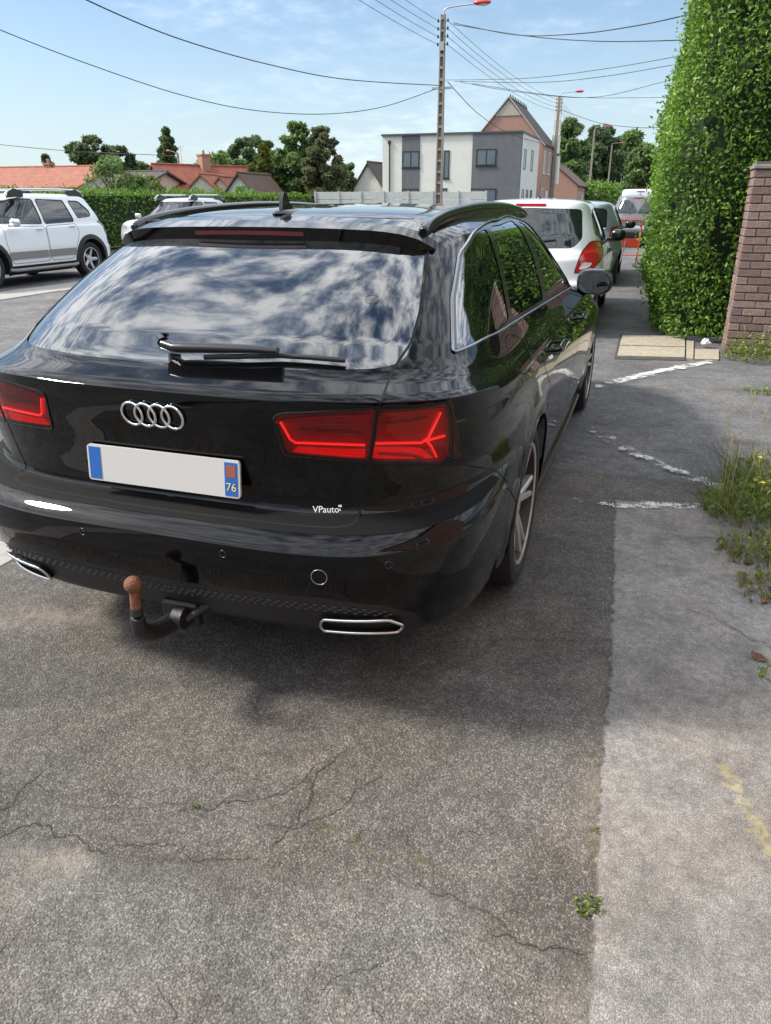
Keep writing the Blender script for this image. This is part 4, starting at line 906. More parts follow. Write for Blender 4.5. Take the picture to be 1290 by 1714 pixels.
    if sp.get('third'):
        x, z = sp['third']; y_ = B.pos([0.], [B.rear([(0.01, z)])[0][1]])[0][1]; b = MB(); b.box((-x, y_-.02, z-.016), (x, y_+.03, z+.016), .004); b.build('brake_light', lm, P)
    if sp.get('ant'):
        y, = sp['ant']; b = MB(); b.lathe([(.03, 0), (.022, .02), (.008, .03)], (0, y, H-.012), 'z', 12); b.tube([(0, y, H), (0, y-.05, H+.17)], .004, 6); b.build('roof_antenna', SATIN, P, smooth=50)
    ub = MB(); ub.box((-sp['dims'][1]+.16, .25, sp['dims'][3]-.01), (sp['dims'][1]-.16, sp['dims'][0]-.25, sp['dims'][3]+.02)); ub.build('light_block_floor', pm('liner', (.006, .006, .006)), P)  # dark plate added under the body to block light
    # cabin: dark seats behind the glass are hidden by the tint; a wiper on the rear window
    if sp.get('wiper'):
        q = B.rear(dens(sp['wiper'], .03, False)); p = B.lift(q, .02, 1)[0]; b = MB(); b.tube(p, .009, 6); b.build('rear_wiper', SATIN, P, smooth=60)
    return P, B
WHITE = pm('white_paint', (.74, .76, .78), .3, coat=1., coatr=.02); GREY = pm('grey_paint', (.13, .125, .13), .3, coat=1., metal=.3)
BLUE = pm('pale_blue_paint', (.30, .37, .40), .28, coat=1., metal=.35); OFFW = pm('cream_white_paint', (.76, .79, .77), .28, coat=1.)
make_car('sport_utility_car', 'white high-riding car with grey arches and roof rails across the road', (-10.63, 12.61, -.012), math.pi, dict(
    dims=(4.315, .90, 1.60, .23, 1.06, .13, .40, 3.12, 2.55, .98, .66), kw=dict(nR=4.2, LR=.6), ra=.82, fa=3.49, r=.345, arch=.40, paint=WHITE, clad=.085, lower=.36, mould=(.47, .60),
    wins=[[(2.98, 1.09), (2.05, 1.06), (2.05, 1.49), (2.40, 1.50), (2.62, 1.42)], [(1.97, 1.06), (1.16, 1.08), (1.24, 1.47), (1.97, 1.49)], [(1.02, 1.14), (.62, 1.17), (.60, 1.27), (.80, 1.45), (1.10, 1.46)]],
    doors=[[(2.02, .40), (2.98, .40), (3.05, .75), (3.02, 1.03), (2.01, 1.02)], [(1.99, .40), (1.99, 1.02), (1.13, 1.04), (1.11, .86), (1.30, .55), (1.36, .40)]], handles=[(2.10, .97), (1.20, .99)],
    rwin=[(0, 1.08), (.62, 1.09), (.55, 1.44), (0, 1.45)], fwin=[(0, 1.08), (.70, 1.10), (.55, 1.47), (0, 1.48)], tail=[(.70, .84), (.86, .84), (.82, 1.08), (.72, 1.06)], tails=[(.08, .86), (.22, .88), (.25, 1.08), (.12, 1.06)],
    head=[(.45, .74), (.84, .76), (.84, .90), (.45, .88)], mirror=(.99, 2.88, 1.10), mirmat=CHROME, handlemat=WHITE, rails=(.55, 2.60, .60), steps=((1.28, .30, .03, pm('grey_moulding', (.22, .22, .215), .45)),), third=(.15, 1.47)))
make_car('crossover_car', 'white crossover with silver roof rails parked in front of the garden hedge', (-12.3, 21.3, -.012), math.pi, dict(
    dims=(4.40, .90, 1.545, .20, 1.0, .2, .62, 3.25, 2.55, .98, .62), ra=.80, fa=3.42, r=.335, paint=pm('silver_paint', (.50, .52, .54), .3, coat=1., metal=.3), clad=.06, lower=.34,
    wins=[[(3.05, 1.03), (2.05, 1.01), (2.05, 1.42), (2.50, 1.42)], [(1.97, 1.01), (1.10, 1.05), (1.25, 1.40), (1.97, 1.42)], [(1.0, 1.08), (.70, 1.12), (.95, 1.36), (1.13, 1.38)]],
    doors=[[(2.02, .38), (3.0, .38), (3.06, .75), (3.0, .97), (2.01, .97)], [(1.99, .38), (1.99, .97), (1.10, 1.0), (1.09, .86), (1.30, .52), (1.34, .38)]], handles=[(2.10, .90), (1.20, .92)],
    rwin=[(0, 1.04), (.60, 1.05), (.52, 1.38), (0, 1.39)], fwin=[(0, 1.02), (.72, 1.04), (.55, 1.42), (0, 1.43)], tail=[(.62, .80), (.86, .80), (.84, .98), (.60, .96)],
    head=[(.42, .72), (.82, .80), (.82, .92), (.42, .82)], mirror=(.98, 2.95, 1.04), rails=(.75, 2.60, .57)))
make_car('hatchback', 'white hatchback with large red tail lamp parked ahead of the black estate', (-.14, 7.22, 0), R(1.2), dict(
    dims=(4.03, .855, 1.493, .19, .98, .12, .34, 3.02, 2.35, .92, .60), kw=dict(nR=3.3, LR=.75), ra=.62, fa=3.19, r=.305, paint=OFFW, lower=.26,
    wins=[[(2.78, 1.0), (1.80, .98), (1.80, 1.38), (2.12, 1.39)], [(1.72, .98), (.98, 1.01), (1.05, 1.35), (1.72, 1.38)], [(.90, 1.05), (.58, 1.10), (.62, 1.18), (.80, 1.32), (.96, 1.33)]],
    doors=[[(1.77, .30), (2.68, .30), (2.76, .70), (2.72, .95), (1.76, .95)], [(1.74, .30), (1.74, .95), (.95, .98), (.94, .86), (1.04, .52), (1.10, .30)]], handles=[(1.85, .89), (1.04, .91)],
    rwin=[(0, .955), (.52, .965), (.61, 1.06), (.56, 1.37), (0, 1.385)], fwin=[(0, 1.0), (.66, 1.02), (.50, 1.36), (0, 1.37)], gr=.05,
    tail=[(.56, .70), (.74, .73), (.822, .82), (.825, .93), (.77, 1.03), (.69, 1.03), (.62, .93)], tailwhite=[(.60, .74), (.70, .755), (.745, .81), (.64, .82)],
    head=[(.40, .68), (.76, .74), (.74, .90), (.42, .80)], mirror=(.93, 2.52, 1.02), mirmat=SATIN, third=(.17, 1.415), ant=(1.05,), plate=.72, lampmat=pm('lamp_red_bright', (.5, .014, .02), .1, coat=1.), wiper=[(0, 1.0), (.15, 1.03), (.33, 1.05)]))
make_car('hatchback', 'pale blue small hatchback parked between the white hatchback and the grey people carrier', (-.20, 13.1, 0), R(1.0), dict(
    dims=(3.85, .83, 1.46, .18, .96, .10, .30, 2.9, 2.25, .90, .58), ra=.60, fa=2.95, r=.295, paint=BLUE, lower=.26,
    wins=[[(2.65, .98), (1.72, .97), (1.72, 1.35), (2.02, 1.36)], [(1.64, .97), (.75, 1.02), (.90, 1.30), (1.64, 1.35)]],
    doors=[[(1.69, .30), (2.55, .30), (2.62, .70), (2.58, .93), (1.68, .93)], [(1.66, .30), (1.66, .93), (.92, .96), (.91, .84), (1.0, .52), (1.05, .30)]], handles=[(1.77, .87), (1.0, .89)],
    rwin=[(0, .96), (.55, .97), (.52, 1.32), (0, 1.34)], fwin=[(0, .98), (.64, 1.0), (.50, 1.33), (0, 1.34)], tail=[(.60, .78), (.78, .78), (.74, 1.02), (.62, 1.0)],
    head=[(.40, .66), (.74, .72), (.72, .88), (.42, .78)], mirror=(.91, 2.42, 1.0), mirmat=SATIN, third=(.15, 1.385), plate=.7))
make_car('people_carrier', 'dark grey people carrier seen from behind past the red barrier', (.46, 25.9, 0), R(.5), dict(cat='minivan',
    dims=(4.55, .92, 1.62, .20, 1.0, .10, .30, 3.5, 2.7, .98, .66), ra=.80, fa=3.55, r=.33, paint=GREY, lower=.48,
    wins=[[(3.2, 1.02), (2.1, 1.0), (2.1, 1.48), (2.5, 1.49)], [(2.02, 1.0), (1.10, 1.02), (1.12, 1.46), (2.02, 1.48)], [(1.02, 1.03), (.45, 1.06), (.55, 1.38), (1.04, 1.45)]],
    doors=[[(2.07, .36), (3.1, .36), (3.18, .75), (3.12, .97), (2.06, .97)], [(2.04, .36), (2.04, .97), (1.10, .99), (1.09, .86), (1.30, .52), (1.34, .36)]], handles=[(2.16, .90), (1.2, .92)],
    rwin=[(0, 1.04), (.66, 1.05), (.58, 1.45), (0, 1.47)], fwin=[(0, 1.02), (.72, 1.04), (.55, 1.48), (0, 1.49)], tail=[(.72, .82), (.86, .82), (.80, 1.12), (.72, 1.10)], head=[(.42, .72), (.82, .80), (.82, .92), (.42, .82)],
    mirror=(1.0, 3.0, 1.05), third=(.16, 1.52), plate=.62, ant=(.9,), wiper=[(0, 1.07), (.2, 1.08), (.4, 1.10)]))
make_car('delivery_van', 'white van roof showing over the grey people carrier', (.25, 34, 0), R(.5), dict(cat='van',
    dims=(4.6, .92, 1.90, .2, 1.05, .06, .12, 3.5, 2.8, 1.0, .74), kw=dict(nR=5, LR=.45), ra=.85, fa=3.6, r=.33, paint=WHITE, lower=.4,
    wins=[[(3.2, 1.08), (2.3, 1.08), (2.3, 1.6), (2.65, 1.6)]], doors=[[(2.25, .36), (3.1, .36), (3.18, .75), (3.12, 1.0), (2.25, 1.0)]], handles=[(2.32, .95)],
    rwin=[(0, 1.1), (.62, 1.1), (.60, 1.6), (0, 1.6)], fwin=[(0, 1.08), (.74, 1.1), (.6, 1.65), (0, 1.66)], tail=[(.74, .8), (.87, .8), (.83, 1.2), (.74, 1.2)], head=[(.42, .72), (.82, .8), (.82, .92), (.42, .82)],
    mirror=(1.0, 3.1, 1.1), third=(.16, 1.79), plate=.6))
# red tubular barrier at the kerb
RED = pm('red_enamel', (.50, .045, .02), .4, coat=.4)
rb = empty('crowd_barrier', (.50, 19.5, 0), R(6)); tag(rb, 'red tubular safety barrier standing on the footpath behind the pale blue hatchback', 'barrier')
t = MB(); t.tube(fillet([(-.35, 0, .0), (-.35, 0, 1.0), (.30, 0, 1.0), (.26, 0, .0)], .08, closed=False), .021, 8); t.build('frame_tube', RED, rb, smooth=50)
t = MB(); t.box((-.33, -.01, .36), (.27, .01, .56)); t.build('sign_panel', RED, rb)
for z in (.16,): t = MB(); t.tube([(-.35, 0, z), (.27, 0, z)], .014, 8); t.build('cross_bar', RED, rb, smooth=50)
for x in (-.35, .26): t = MB(); t.box((x-.03, -.18, 0), (x+.03, .18, .02), .004); t.build('foot_plate', RED, rb)
# ------------------------------------------------------------------ vegetation
def leafmat(name, a, b, tr=.3):
    if name in MATS: return MATS[name]
    m, nt, bs, N, L = nodes_of(name); at = N('ShaderNodeAttribute'); at.attribute_name = 'tone'
    mx = N('ShaderNodeMix'); mx.data_type = 'RGBA'; mx.inputs[6].default_value = (*a, 1); mx.inputs[7].default_value = (*b, 1); L(at.outputs['Fac'], mx.inputs[0])
    L(mx.outputs[2], bs.inputs['Base Color']); bs.inputs['Roughness'].default_value = .45; bs.inputs['Specular IOR Level'].default_value = .4
    t = N('ShaderNodeBsdfTranslucent'); L(mx.outputs[2], t.inputs[0]); ms = N('ShaderNodeMixShader'); ms.inputs[0].default_value = tr; out = nt.nodes['Material Output']
    L(bs.outputs[0], ms.inputs[1]); L(t.outputs[0], ms.inputs[2]); L(ms.outputs[0], out.inputs[0]); MATS[name] = m; return m
def leaf_mesh(name, C, D, U, ln, wd, tone, mat, parent, fold=.25):
    """C centres, D leaf directions, U leaf up normals; rhombic folded leaves in one mesh"""
    n = len(C); D = D/np.linalg.norm(D, axis=1, keepdims=True); S = np.cross(D, U); S /= np.linalg.norm(S, axis=1, keepdims=True)+1e-9; Nn = np.cross(S, D)
    l = ln[:, None]; w_ = wd[:, None]
    V = np.stack([C-D*l*.5, C+S*w_*.5+Nn*w_*fold-D*l*.08, C+D*l*.5-Nn*l*.08, C-S*w_*.5+Nn*w_*fold-D*l*.08], 1).reshape(-1, 3)
    i = np.arange(n)*4; F = np.stack([i, i+1, i+2, i, i+2, i+3], 1).reshape(-1, 3)
    me = bpy.data.meshes.new(name); me.vertices.add(len(V)); me.vertices.foreach_set('co', V.astype(np.float32).ravel())
    me.loops.add(F.size); me.loops.foreach_set('vertex_index', F.astype(np.int32).ravel()); me.polygons.add(len(F)); me.polygons.foreach_set('loop_start', np.arange(0, F.size, 3, dtype=np.int32)); me.update(calc_edges=True)
    a = me.attributes.new('tone', 'FLOAT', 'POINT'); a.data.foreach_set('value', np.repeat(tone, 4).astype(np.float32))
    return tag(mesh_obj(name, me, mat, parent), kind='stuff')
def rdir(n): v = rng.normal(size=(n, 3)); return v/np.linalg.norm(v, axis=1, keepdims=True)
BARK = pm('bark', (.09, .07, .05), .9, noise=.35, nscale=8, bump=.6, bscale=25)
LEAF_H = leafmat('privet_leaf', (.055, .125, .018), (.21, .36, .05), .4)
def tall_hedge():
    P = empty('tall_hedge', (1.4, 7.5, 0)); tag(P, 'tall dense privet hedge with bright lit edge beside the footpath', 'hedge')
    path = [(1.36, 19.)]+[(1.34, y) for y in np.arange(18, 8.1, -.5)]+[(1.36+.44*(1-math.cos(a)), 7.82-.44*math.sin(a)) for a in np.linspace(0, math.pi/2, 7)]+[(x, 7.38) for x in np.arange(2.0, 4.6, .25)]
    path = np.array(path); seg = np.linalg.norm(np.diff(path, axis=0), axis=1); cum = np.concatenate([[0], np.cumsum(seg)]); H = 4.7
    def skin(u, z):
        x = np.interp(u, cum, path[:, 0]); y = np.interp(u, cum, path[:, 1]); e = .25; tx = np.interp(u+e, cum, path[:, 0])-np.interp(u-e, cum, path[:, 0]); ty = np.interp(u+e, cum, path[:, 1])-np.interp(u-e, cum, path[:, 1])
        l = np.hypot(tx, ty); nx, ny = ty/l, -tx/l     # outward
        bul = np.interp(z, [0, .5, 1.5, 2.6, 3.6, 4.7], [-.04, .06, .12, .08, -.02, -.22])+vnoise(u, z, .9, 31)*.26+vnoise(u, z, 2.3, 32)*.16
        return np.stack([x+nx*bul, y+ny*bul, z], 1), np.stack([nx, ny, 0*nx], 1)
    def batch(n, umin, umax, size, seed):
        r = np.random.default_rng(seed); u = r.uniform(umin, umax, n); z = r.uniform(.04, H, n); p, nn = skin(u, z); dep = np.abs(r.normal(0, .10, n))-.05
        keep = (vnoise(u, z, 3.2, 40)+vnoise(u, z, 9, 41)*.8 > -.40) | (dep > .1); sprig = (r.random(n) < .05); dep = np.where(sprig, -r.uniform(.02, .16, n), dep)
        p = p-nn*dep[:, None]; D = nn*r.uniform(.1, 1, (n, 1))+np.array([0, 0, 1])*r.uniform(-.2, .9, (n, 1))+r.normal(0, .55, (n, 3)); Uv = nn*.8+np.array([0, 0, .6])+r.normal(0, .45, (n, 3))
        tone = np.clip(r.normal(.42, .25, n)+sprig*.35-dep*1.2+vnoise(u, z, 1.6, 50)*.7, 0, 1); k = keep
        return p[k], D[k], Uv[k], (r.uniform(.034, .062, n)*size)[k], (r.uniform(.018, .030, n)*size)[k], tone[k]
    ue = cum[np.argmin(np.abs(path[:, 1]-9.6)+(path[:, 0] > 1.4)*9)]
    a = [batch(50000, ue, cum[-1], 1.1, 1), batch(18000, 0, ue, 1.5, 2)]
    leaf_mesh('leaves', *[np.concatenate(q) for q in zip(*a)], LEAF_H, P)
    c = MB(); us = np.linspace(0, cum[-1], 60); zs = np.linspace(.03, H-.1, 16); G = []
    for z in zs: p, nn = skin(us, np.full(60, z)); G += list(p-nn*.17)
    c.add(G, [(j*60+i, j*60+i+1, (j+1)*60+i+1, (j+1)*60+i) for j in range(15) for i in range(59)]); c.build('dark_core', pm('hedge_inside', (.012, .026, .007), .95, noise=.6, nscale=22), P)  # solid dark shell added behind the leaves to block the view through
    for x, y in ((1.55, 7.9), (1.9, 7.65), (1.6, 8.6), (1.62, 9.4)): t = MB(); t.tube([(x, y, 0), (x+.03, y+.02, .5), (x+.06, y, 1.2)], [.03, .025, .015], 7); t.build('stem', BARK, P, smooth=60)
tall_hedge()
for o_ in [q for q in bpy.data.objects if q.parent and q.parent.name == 'tall_hedge']: o_.location = -o_.parent.location
def clump_tree(name, label, X, Y, H, R_, shape, n, ls, mat, group=None, base=.25, seed=0, nclump=42, cr=.26):
    nclump = int(nclump*1.9)
    r = np.random.default_rng(seed); P = empty(name, (X, Y, 0)); tag(P, label, 'tree', group)
    t = MB(); top = H*.86; lean = r.normal(0, .02*H, 2)
    tr = [(lean[0]*q*q, lean[1]*q*q, top*q) for q in np.linspace(0, 1, 7)]; t.tube(tr, np.linspace(.028*H, .006*H, 7), 8); t.build('trunk', BARK, P, smooth=60)
    cc = []
    for i in range(nclump):
        q = r.random(); h = base+(1-base)*q
        if shape == 'cone': rad = R_*(1-q)**.85*.95+.05*R_
        elif shape == 'column': rad = R_*(math.sin(math.pi*min(1, (q*.85+.12)))**.6)
        else: rad = R_*math.sqrt(max(0, 1-(2*q-1)**2))**.8
        a = r.uniform(0, 2*math.pi); k = math.sqrt(r.uniform(.15, 1)); cc.append((lean[0]*h*h+rad*k*math.cos(a), lean[1]*h*h+rad*k*math.sin(a), h*H-(.06*H*k if shape == 'cone' else 0), max(.24*R_*cr/.26, rad*.30)*r.uniform(.6, 1.2)))
    for i in range(0, len(cc), 3):
        c = cc[i]; b = MB(); z0 = max(.12*H, c[2]*.72-.05*H); b.tube([(lean[0]*(z0/H)**2, lean[1]*(z0/H)**2, z0), (c[0]*.55, c[1]*.55, (z0+c[2])/2+.02*H), (c[0], c[1], c[2])], [.011*H, .007*H, .003*H], 5); b.build('limb', BARK, P, smooth=60)
    w_ = np.array([c[3]**2 for c in cc]); pick = r.choice(len(cc), n, p=w_/w_.sum()); C0 = np.array([c[:3] for c in cc])[pick]; rr = np.array([c[3] for c in cc])[pick]
    d = r.normal(size=(n, 3)); d /= np.linalg.norm(d, axis=1, keepdims=True); C = C0+d*(rr*r.uniform(.35, 1.05, n)**.6)[:, None]*np.array([1, 1, .75])
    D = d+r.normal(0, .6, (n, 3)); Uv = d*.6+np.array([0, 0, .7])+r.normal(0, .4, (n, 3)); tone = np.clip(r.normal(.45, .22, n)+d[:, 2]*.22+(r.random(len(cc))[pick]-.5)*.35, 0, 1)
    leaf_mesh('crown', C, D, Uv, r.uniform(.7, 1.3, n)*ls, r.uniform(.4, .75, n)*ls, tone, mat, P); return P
DARKL = leafmat('dark_leaf', (.062, .105, .05), (.16, .235, .095), .4); MIDL = leafmat('mid_leaf', (.085, .15, .05), (.22, .31, .095), .42); YELL = leafmat('golden_leaf', (.085, .11, .02), (.22, .24, .045), .35)
PALEL = leafmat('birch_leaf', (.075, .11, .05), (.17, .22, .10), .35); OLIVE = leafmat('reddish_leaf', (.10, .12, .06), (.21, .22, .105), .4)
def tr_px(name, label, pxc, ytop, Yd, wpx, shape, n, mat, group=None, base=.2, seed=0, nclump=42, cr=.26):
    p = aty(pxc, ytop, Yd); k = math.hypot(p[0]-CO[0], p[1]-CO[1])*math.cos(CP)/CF*1.0; clump_tree(name, label, p[0], p[1], p[2], wpx/2*k*1.15, shape, int(n*1.9), .018*k*14 if False else k*7.4, mat, group, base, seed, nclump, cr)
TG = 'trees beyond the houses'
tr_px('birch_tree', 'loose pale birch behind the dark roof', 150, 231, 80, 66, 'round', 3600, PALEL, TG, .25, 1, 34, .2)
tr_px('birch_tree', 'lower pale tree right of the loose birch', 190, 248, 84, 60, 'round', 3400, PALEL, TG, .2, 2, 30, .22)
tr_px('spruce_tree', 'tall dark pointed spruce behind the red-roofed cottage', 275, 207, 78, 50, 'cone', 5200, DARKL, TG, .1, 3, 60, .2)
tr_px('fir_tree', 'small dark fir top above the orange roof', 76, 256, 85, 40, 'cone', 1500, DARKL, TG, .3, 4, 24, .18)
tr_px('broadleaf_tree', 'round green tree behind the cottage chimney', 364, 257, 95, 74, 'round', 3600, MIDL, TG, .15, 5)
tr_px('pine_tree', 'dark spreading pine left of the golden conifer', 418, 227, 88, 60, 'round', 3600, DARKL, TG, .3, 6, 26, .2)
tr_px('cypress_tree', 'golden green conifer beside the dark pine', 440, 236, 62, 46, 'cone', 4600, YELL, TG, .05, 7, 60, .22)
tr_px('cypress_tree', 'short golden conifer at the foot of the taller one', 424, 272, 60, 34, 'cone', 2600, YELL, TG, .05, 8, 36, .22)
tr_px('broadleaf_tree', 'tall mid green tree in the middle clump', 497, 211, 64, 64, 'column', 6200, MIDL, TG, .08, 9, 60, .24)
tr_px('broadleaf_tree', 'brownish green tree at the right of the middle clump', 540, 216, 62, 58, 'column', 6000, OLIVE, TG, .08, 10, 60, .24)
tr_px('broadleaf_tree', 'low distant tree left of the small white gable', 580, 275, 95, 34, 'round', 1800, MIDL, TG, .1, 11)
tr_px('broadleaf_tree', 'dark tree beside the far house on the street', 955, 206, 135, 62, 'column', 6200, MIDL, TG, .08, 12, 60)
tr_px('cedar_tree', 'blue green cedar behind the third street lamp', 1003, 217, 165, 62, 'column', 6200, DARKL, TG, .05, 13, 60)
tr_px('broadleaf_tree', 'round dark tree closing the street by the hedge', 1056, 226, 205, 74, 'round', 6200, MIDL, TG, .05, 14, 60)
tr_px('broadleaf_tree', 'lower tree behind the far street lamps', 1030, 262, 215, 50, 'round', 2600, MIDL, TG, .05, 15)
tr_px('broadleaf_tree', 'broad green tree filling between the golden conifer and the tall tree', 466, 252, 74, 70, 'round', 4200, MIDL, TG, .05, 17)
tr_px('broadleaf_tree', 'low broad tree behind the white gables', 390, 270, 105, 70, 'round', 3000, MIDL, TG, .05, 18)
tr_px('broadleaf_tree', 'low tree left of the round tree closing the street', 1085, 246, 190, 60, 'round', 3600, MIDL, TG, .05, 19)
tr_px('broadleaf_tree', 'rounded tree between birch and spruce', 237, 275, 90, 40, 'round', 2000, MIDL, TG, .1, 16)
def box_hedge(name, label, x0, x1, y0, y1, h, n, mat, seed, ls=.09):
    P = empty(name, ((x0+x1)/2, (y0+y1)/2, 0)); tag(P, label, 'hedge'); r = np.random.default_rng(seed); ox, oy = (x0+x1)/2, (y0+y1)/2; C = []; Nn = []
    areas = [(y1-y0)*h, (x1-x0)*h, (x1-x0)*(y1-y0), (y1-y0)*h]; k = r.choice(4, n, p=np.array(areas)/sum(areas)); a, b = r.random(n), r.random(n)
    x = np.where(k == 0, x1, np.where(k == 3, x0, x0+a*(x1-x0))); y = np.where(k == 1, y0, np.where((k == 0) | (k == 3), y0+a*(y1-y0), y0+b*(y1-y0))); z = np.where(k == 2, h, b*h)
    nn = np.stack([(k == 0)*1.-(k == 3)*1., -1.*(k == 1), (k == 2)*1.], 1); C = np.stack([x-ox, y-oy, z], 1)+nn*(r.normal(0, .06, n)+vnoise(x+y, z+x, 1.2, seed)*.25)[:, None]
    D = nn*.5+r.normal(0, .6, (n, 3))+np.array([0, 0, .4]); Uv = nn+np.array([0, 0, .5])+r.normal(0, .4, (n, 3))
    leaf_mesh('leaves', C, D, Uv, r.uniform(.7, 1.3, n)*ls, r.uniform(.4, .7, n)*ls, np.clip(r.normal(.45, .25, n), 0, 1), mat, P)
    c = MB(); c.box((x0-ox+.14, y0-oy+.14, 0), (x1-ox-.14, y1-oy-.14, h-.14)); c.build('dark_core', pm('hedge_inside', (.016, .022, .008)), P)  # dark box added inside the leaves so nothing shows through
box_hedge('garden_hedge', 'long clipped green hedge behind the two white parked cars', -17.2, -16., 14, 33, 1.72, 13000, LEAF_H, 5, .11)
box_hedge('garden_hedge', 'low green hedge left of the concrete panel fence', -30, -21.8, 48.8, 49.8, 1.75, 5000, LEAF_H, 6, .16)
clump_tree('garden_shrub', 'rounded shrub standing over the clipped hedge', *aty(185, 292, 24)[:2], 2.75, 1.25, 'round', 3800, .16, MIDL, None, .1, 21)
clump_tree('garden_shrub', 'small bright shrub right of the clipped hedge', *aty(408, 318, 36)[:2], 2.1, .7, 'round', 1500, .15, LEAF_H, None, .1, 22)
clump_tree('garden_shrub', 'golden bush at the right end of the clipped hedge', *aty(248, 305, 30)[:2], 2.45, .8, 'round', 1700, .15, YELL, None, .1, 23)
clump_tree('garden_shrub', 'pale green bush at the end of the street', *aty(1000, 318, 100)[:2], 3.2, 3.4, 'round', 2500, .4, LEAF_H, None, .05, 24)
GRASS = leafmat('weed_blade', (.085, .13, .025), (.23, .30, .06), .35); DRY = leafmat('dry_blade', (.22, .16, .08), (.36, .29, .16), .2); YFL = pm('yellow_petal', (.75, .55, .02), .5)
def weed(label, x, y, rad, h, nb, nl, seed, dry=.15, flowers=0, seeds=0, name='weed_clump', z=0., lsz=1.):
    r = np.random.default_rng(seed); P = empty(name, (x, y, z)); tag(P, label, 'weed')
    def blades(nm, n, hh, mat, lw):
        mb = MB(); tone = []
        for i in range(n):
            a = r.uniform(0, 6.28); q = rad*math.sqrt(r.random()); bx, by = q*math.cos(a), q*math.sin(a); L_ = hh*r.uniform(.4, 1.); d = np.array([r.normal(0, .4), r.normal(0, .4), 1.]); d /= np.linalg.norm(d); s_ = np.cross(d, [math.cos(a+1), math.sin(a+1), 0]); s_ /= np.linalg.norm(s_); w_ = lw*r.uniform(.6, 1.3); bend = np.array([math.cos(a), math.sin(a), -.25])*L_*r.uniform(.1, .5)
            p0 = np.array([bx, by, 0]); p1 = p0+d*L_*.55+bend*.3; p2 = p0+d*L_+bend; mb.add([p0-s_*w_, p0+s_*w_, p1+s_*w_*.8, p1-s_*w_*.8, p2], [(0, 1, 2, 3), (3, 2, 4)]); tone += [r.random()]*5
        o = mb.build(nm, mat, P, fixn=False); at = o.data.attributes.new('tone', 'FLOAT', 'POINT'); at.data.foreach_set('value', np.array(tone, np.float32)); tag(o, kind='stuff')
    blades('grass_blades', int(nb*(1-dry)), h, GRASS, .0022)
    if dry: blades('dry_blades', int(nb*dry)+1, h*1.1, DRY, .0016)
    if nl:
        a = r.uniform(0, 6.28, nl); q = rad*np.sqrt(r.random(nl)); C = np.stack([q*np.cos(a), q*np.sin(a), r.uniform(.002, h*.7, nl)*(1-q/rad*.6)], 1); leaf_mesh('leaves', C, r.normal(size=(nl, 3))+[0, 0, .5], r.normal(0, .4, (nl, 3))+[0, 0, 1], r.uniform(.02, .05, nl)*lsz, r.uniform(.014, .028, nl)*lsz, r.random(nl), GRASS, P)
    for i in range(flowers):
        a = r.uniform(0, 6.28); q = rad*r.uniform(.2, .9); c = np.array([q*math.cos(a), q*math.sin(a), h*r.uniform(.55, 1.05)]); f = MB(); f.tube([(c[0]*.9, c[1]*.9, c[2]-.05), c], .0008, 4)
        for k in range(5):
            e = np.array([math.cos(k*1.257), math.sin(k*1.257), .2]); s_ = np.array([-e[1], e[0], 0]); f.add([c, c+e*.008+s_*.005, c+e*.014, c+e*.008-s_*.005], [(0, 1, 2, 3)])
        f.build('flower', YFL, P, fixn=False)
    for i in range(seeds):
        a = r.uniform(2.2, 4.4); q = rad*r.uniform(.4, 1.0); b0 = np.array([q*math.cos(a), q*math.sin(a), 0]); c = b0+np.array([r.normal(0, .03), r.normal(0, .03), h*r.uniform(1.0, 1.35)]); f = MB(); f.tube([b0, (b0+c)/2+[.005, 0, 0], c], .001, 4)
        ax = np.array([r.normal(0, .2), r.normal(0, .2), 1]); ax /= np.linalg.norm(ax)
        for k in range(22): d = ax+rdir(1)[0]*.35; s_ = np.cross(d, rdir(1)[0])*.0012; p = c+ax*.045*k/22; f.add([p-s_, p+s_, p+d*.028], [(0, 1, 2)])
        o = f.build('seed_head', pm('barley_straw', (.45, .36, .2), .8), P, fixn=False)
wc = lambda px, py: tuple(gz(px, py)[:2])
weed('leafy weeds with yellow flower at the right edge, nearest the driveway line', *wc(1262,860), .24, .30, 320, 520, 1, .2, 2, 6)
weed('tangle of weeds and dry grass at the right edge beyond the leafy ones', *wc(1285,815), .24, .34, 300, 520, 2, .3, 1, 4)
weed('dry brown weeds at the right edge below the yellow flower', *wc(1268,930), .17, .17, 220, 160, 3, .6, 1, 0)
weed('low dry grass and dead leaves at the right edge', *wc(1282,985), .12, .10, 160, 60, 4, .7)
weed('small green tuft at the right edge, lowest of the weeds', *wc(1292,1130), .05, .06, 26, 14, 5, .1)
weed('flat grass tuft among brown leaves at the right edge', *wc(1262,1003), .06, .05, 60, 0, 6, .2)
weed('small tuft of grass out on the driveway', *wc(1272,655), .13, .06, 110, 30, 7, .05)
weed('creeping green and rusty plant growing in the joint of the pavement', *wc(987,1520), .035, .022, 8, 60, 8, .3, lsz=.35)
weed('tiny creeping sprig in the pavement joint above the larger one', *wc(997,1392), .014, .012, 4, 10, 9, .3, lsz=.25)
weed('tiny yellow green seedling alone on the bare asphalt', *wc(328,1352), .010, .014, 3, 7, 10, 0, lsz=.3)
weed('thin line of grass where the two painted lines nearly meet', *wc(1190,832), .09, .03, 50, 12, 11, .5)
weed('little grass tuft at the foot of the tall hedge', *wc(1108,553), .14, .09, 70, 60, 12, .05)
weed('bushy green weeds with yellow flowers at the foot of the brick pier', 2.36, 6.62, .33, .42, 60, 620, 13, .02, 4)
weed('second mass of green weeds right of the brick pier', 2.85, 6.65, .33, .46, 60, 560, 14, .02, 4)
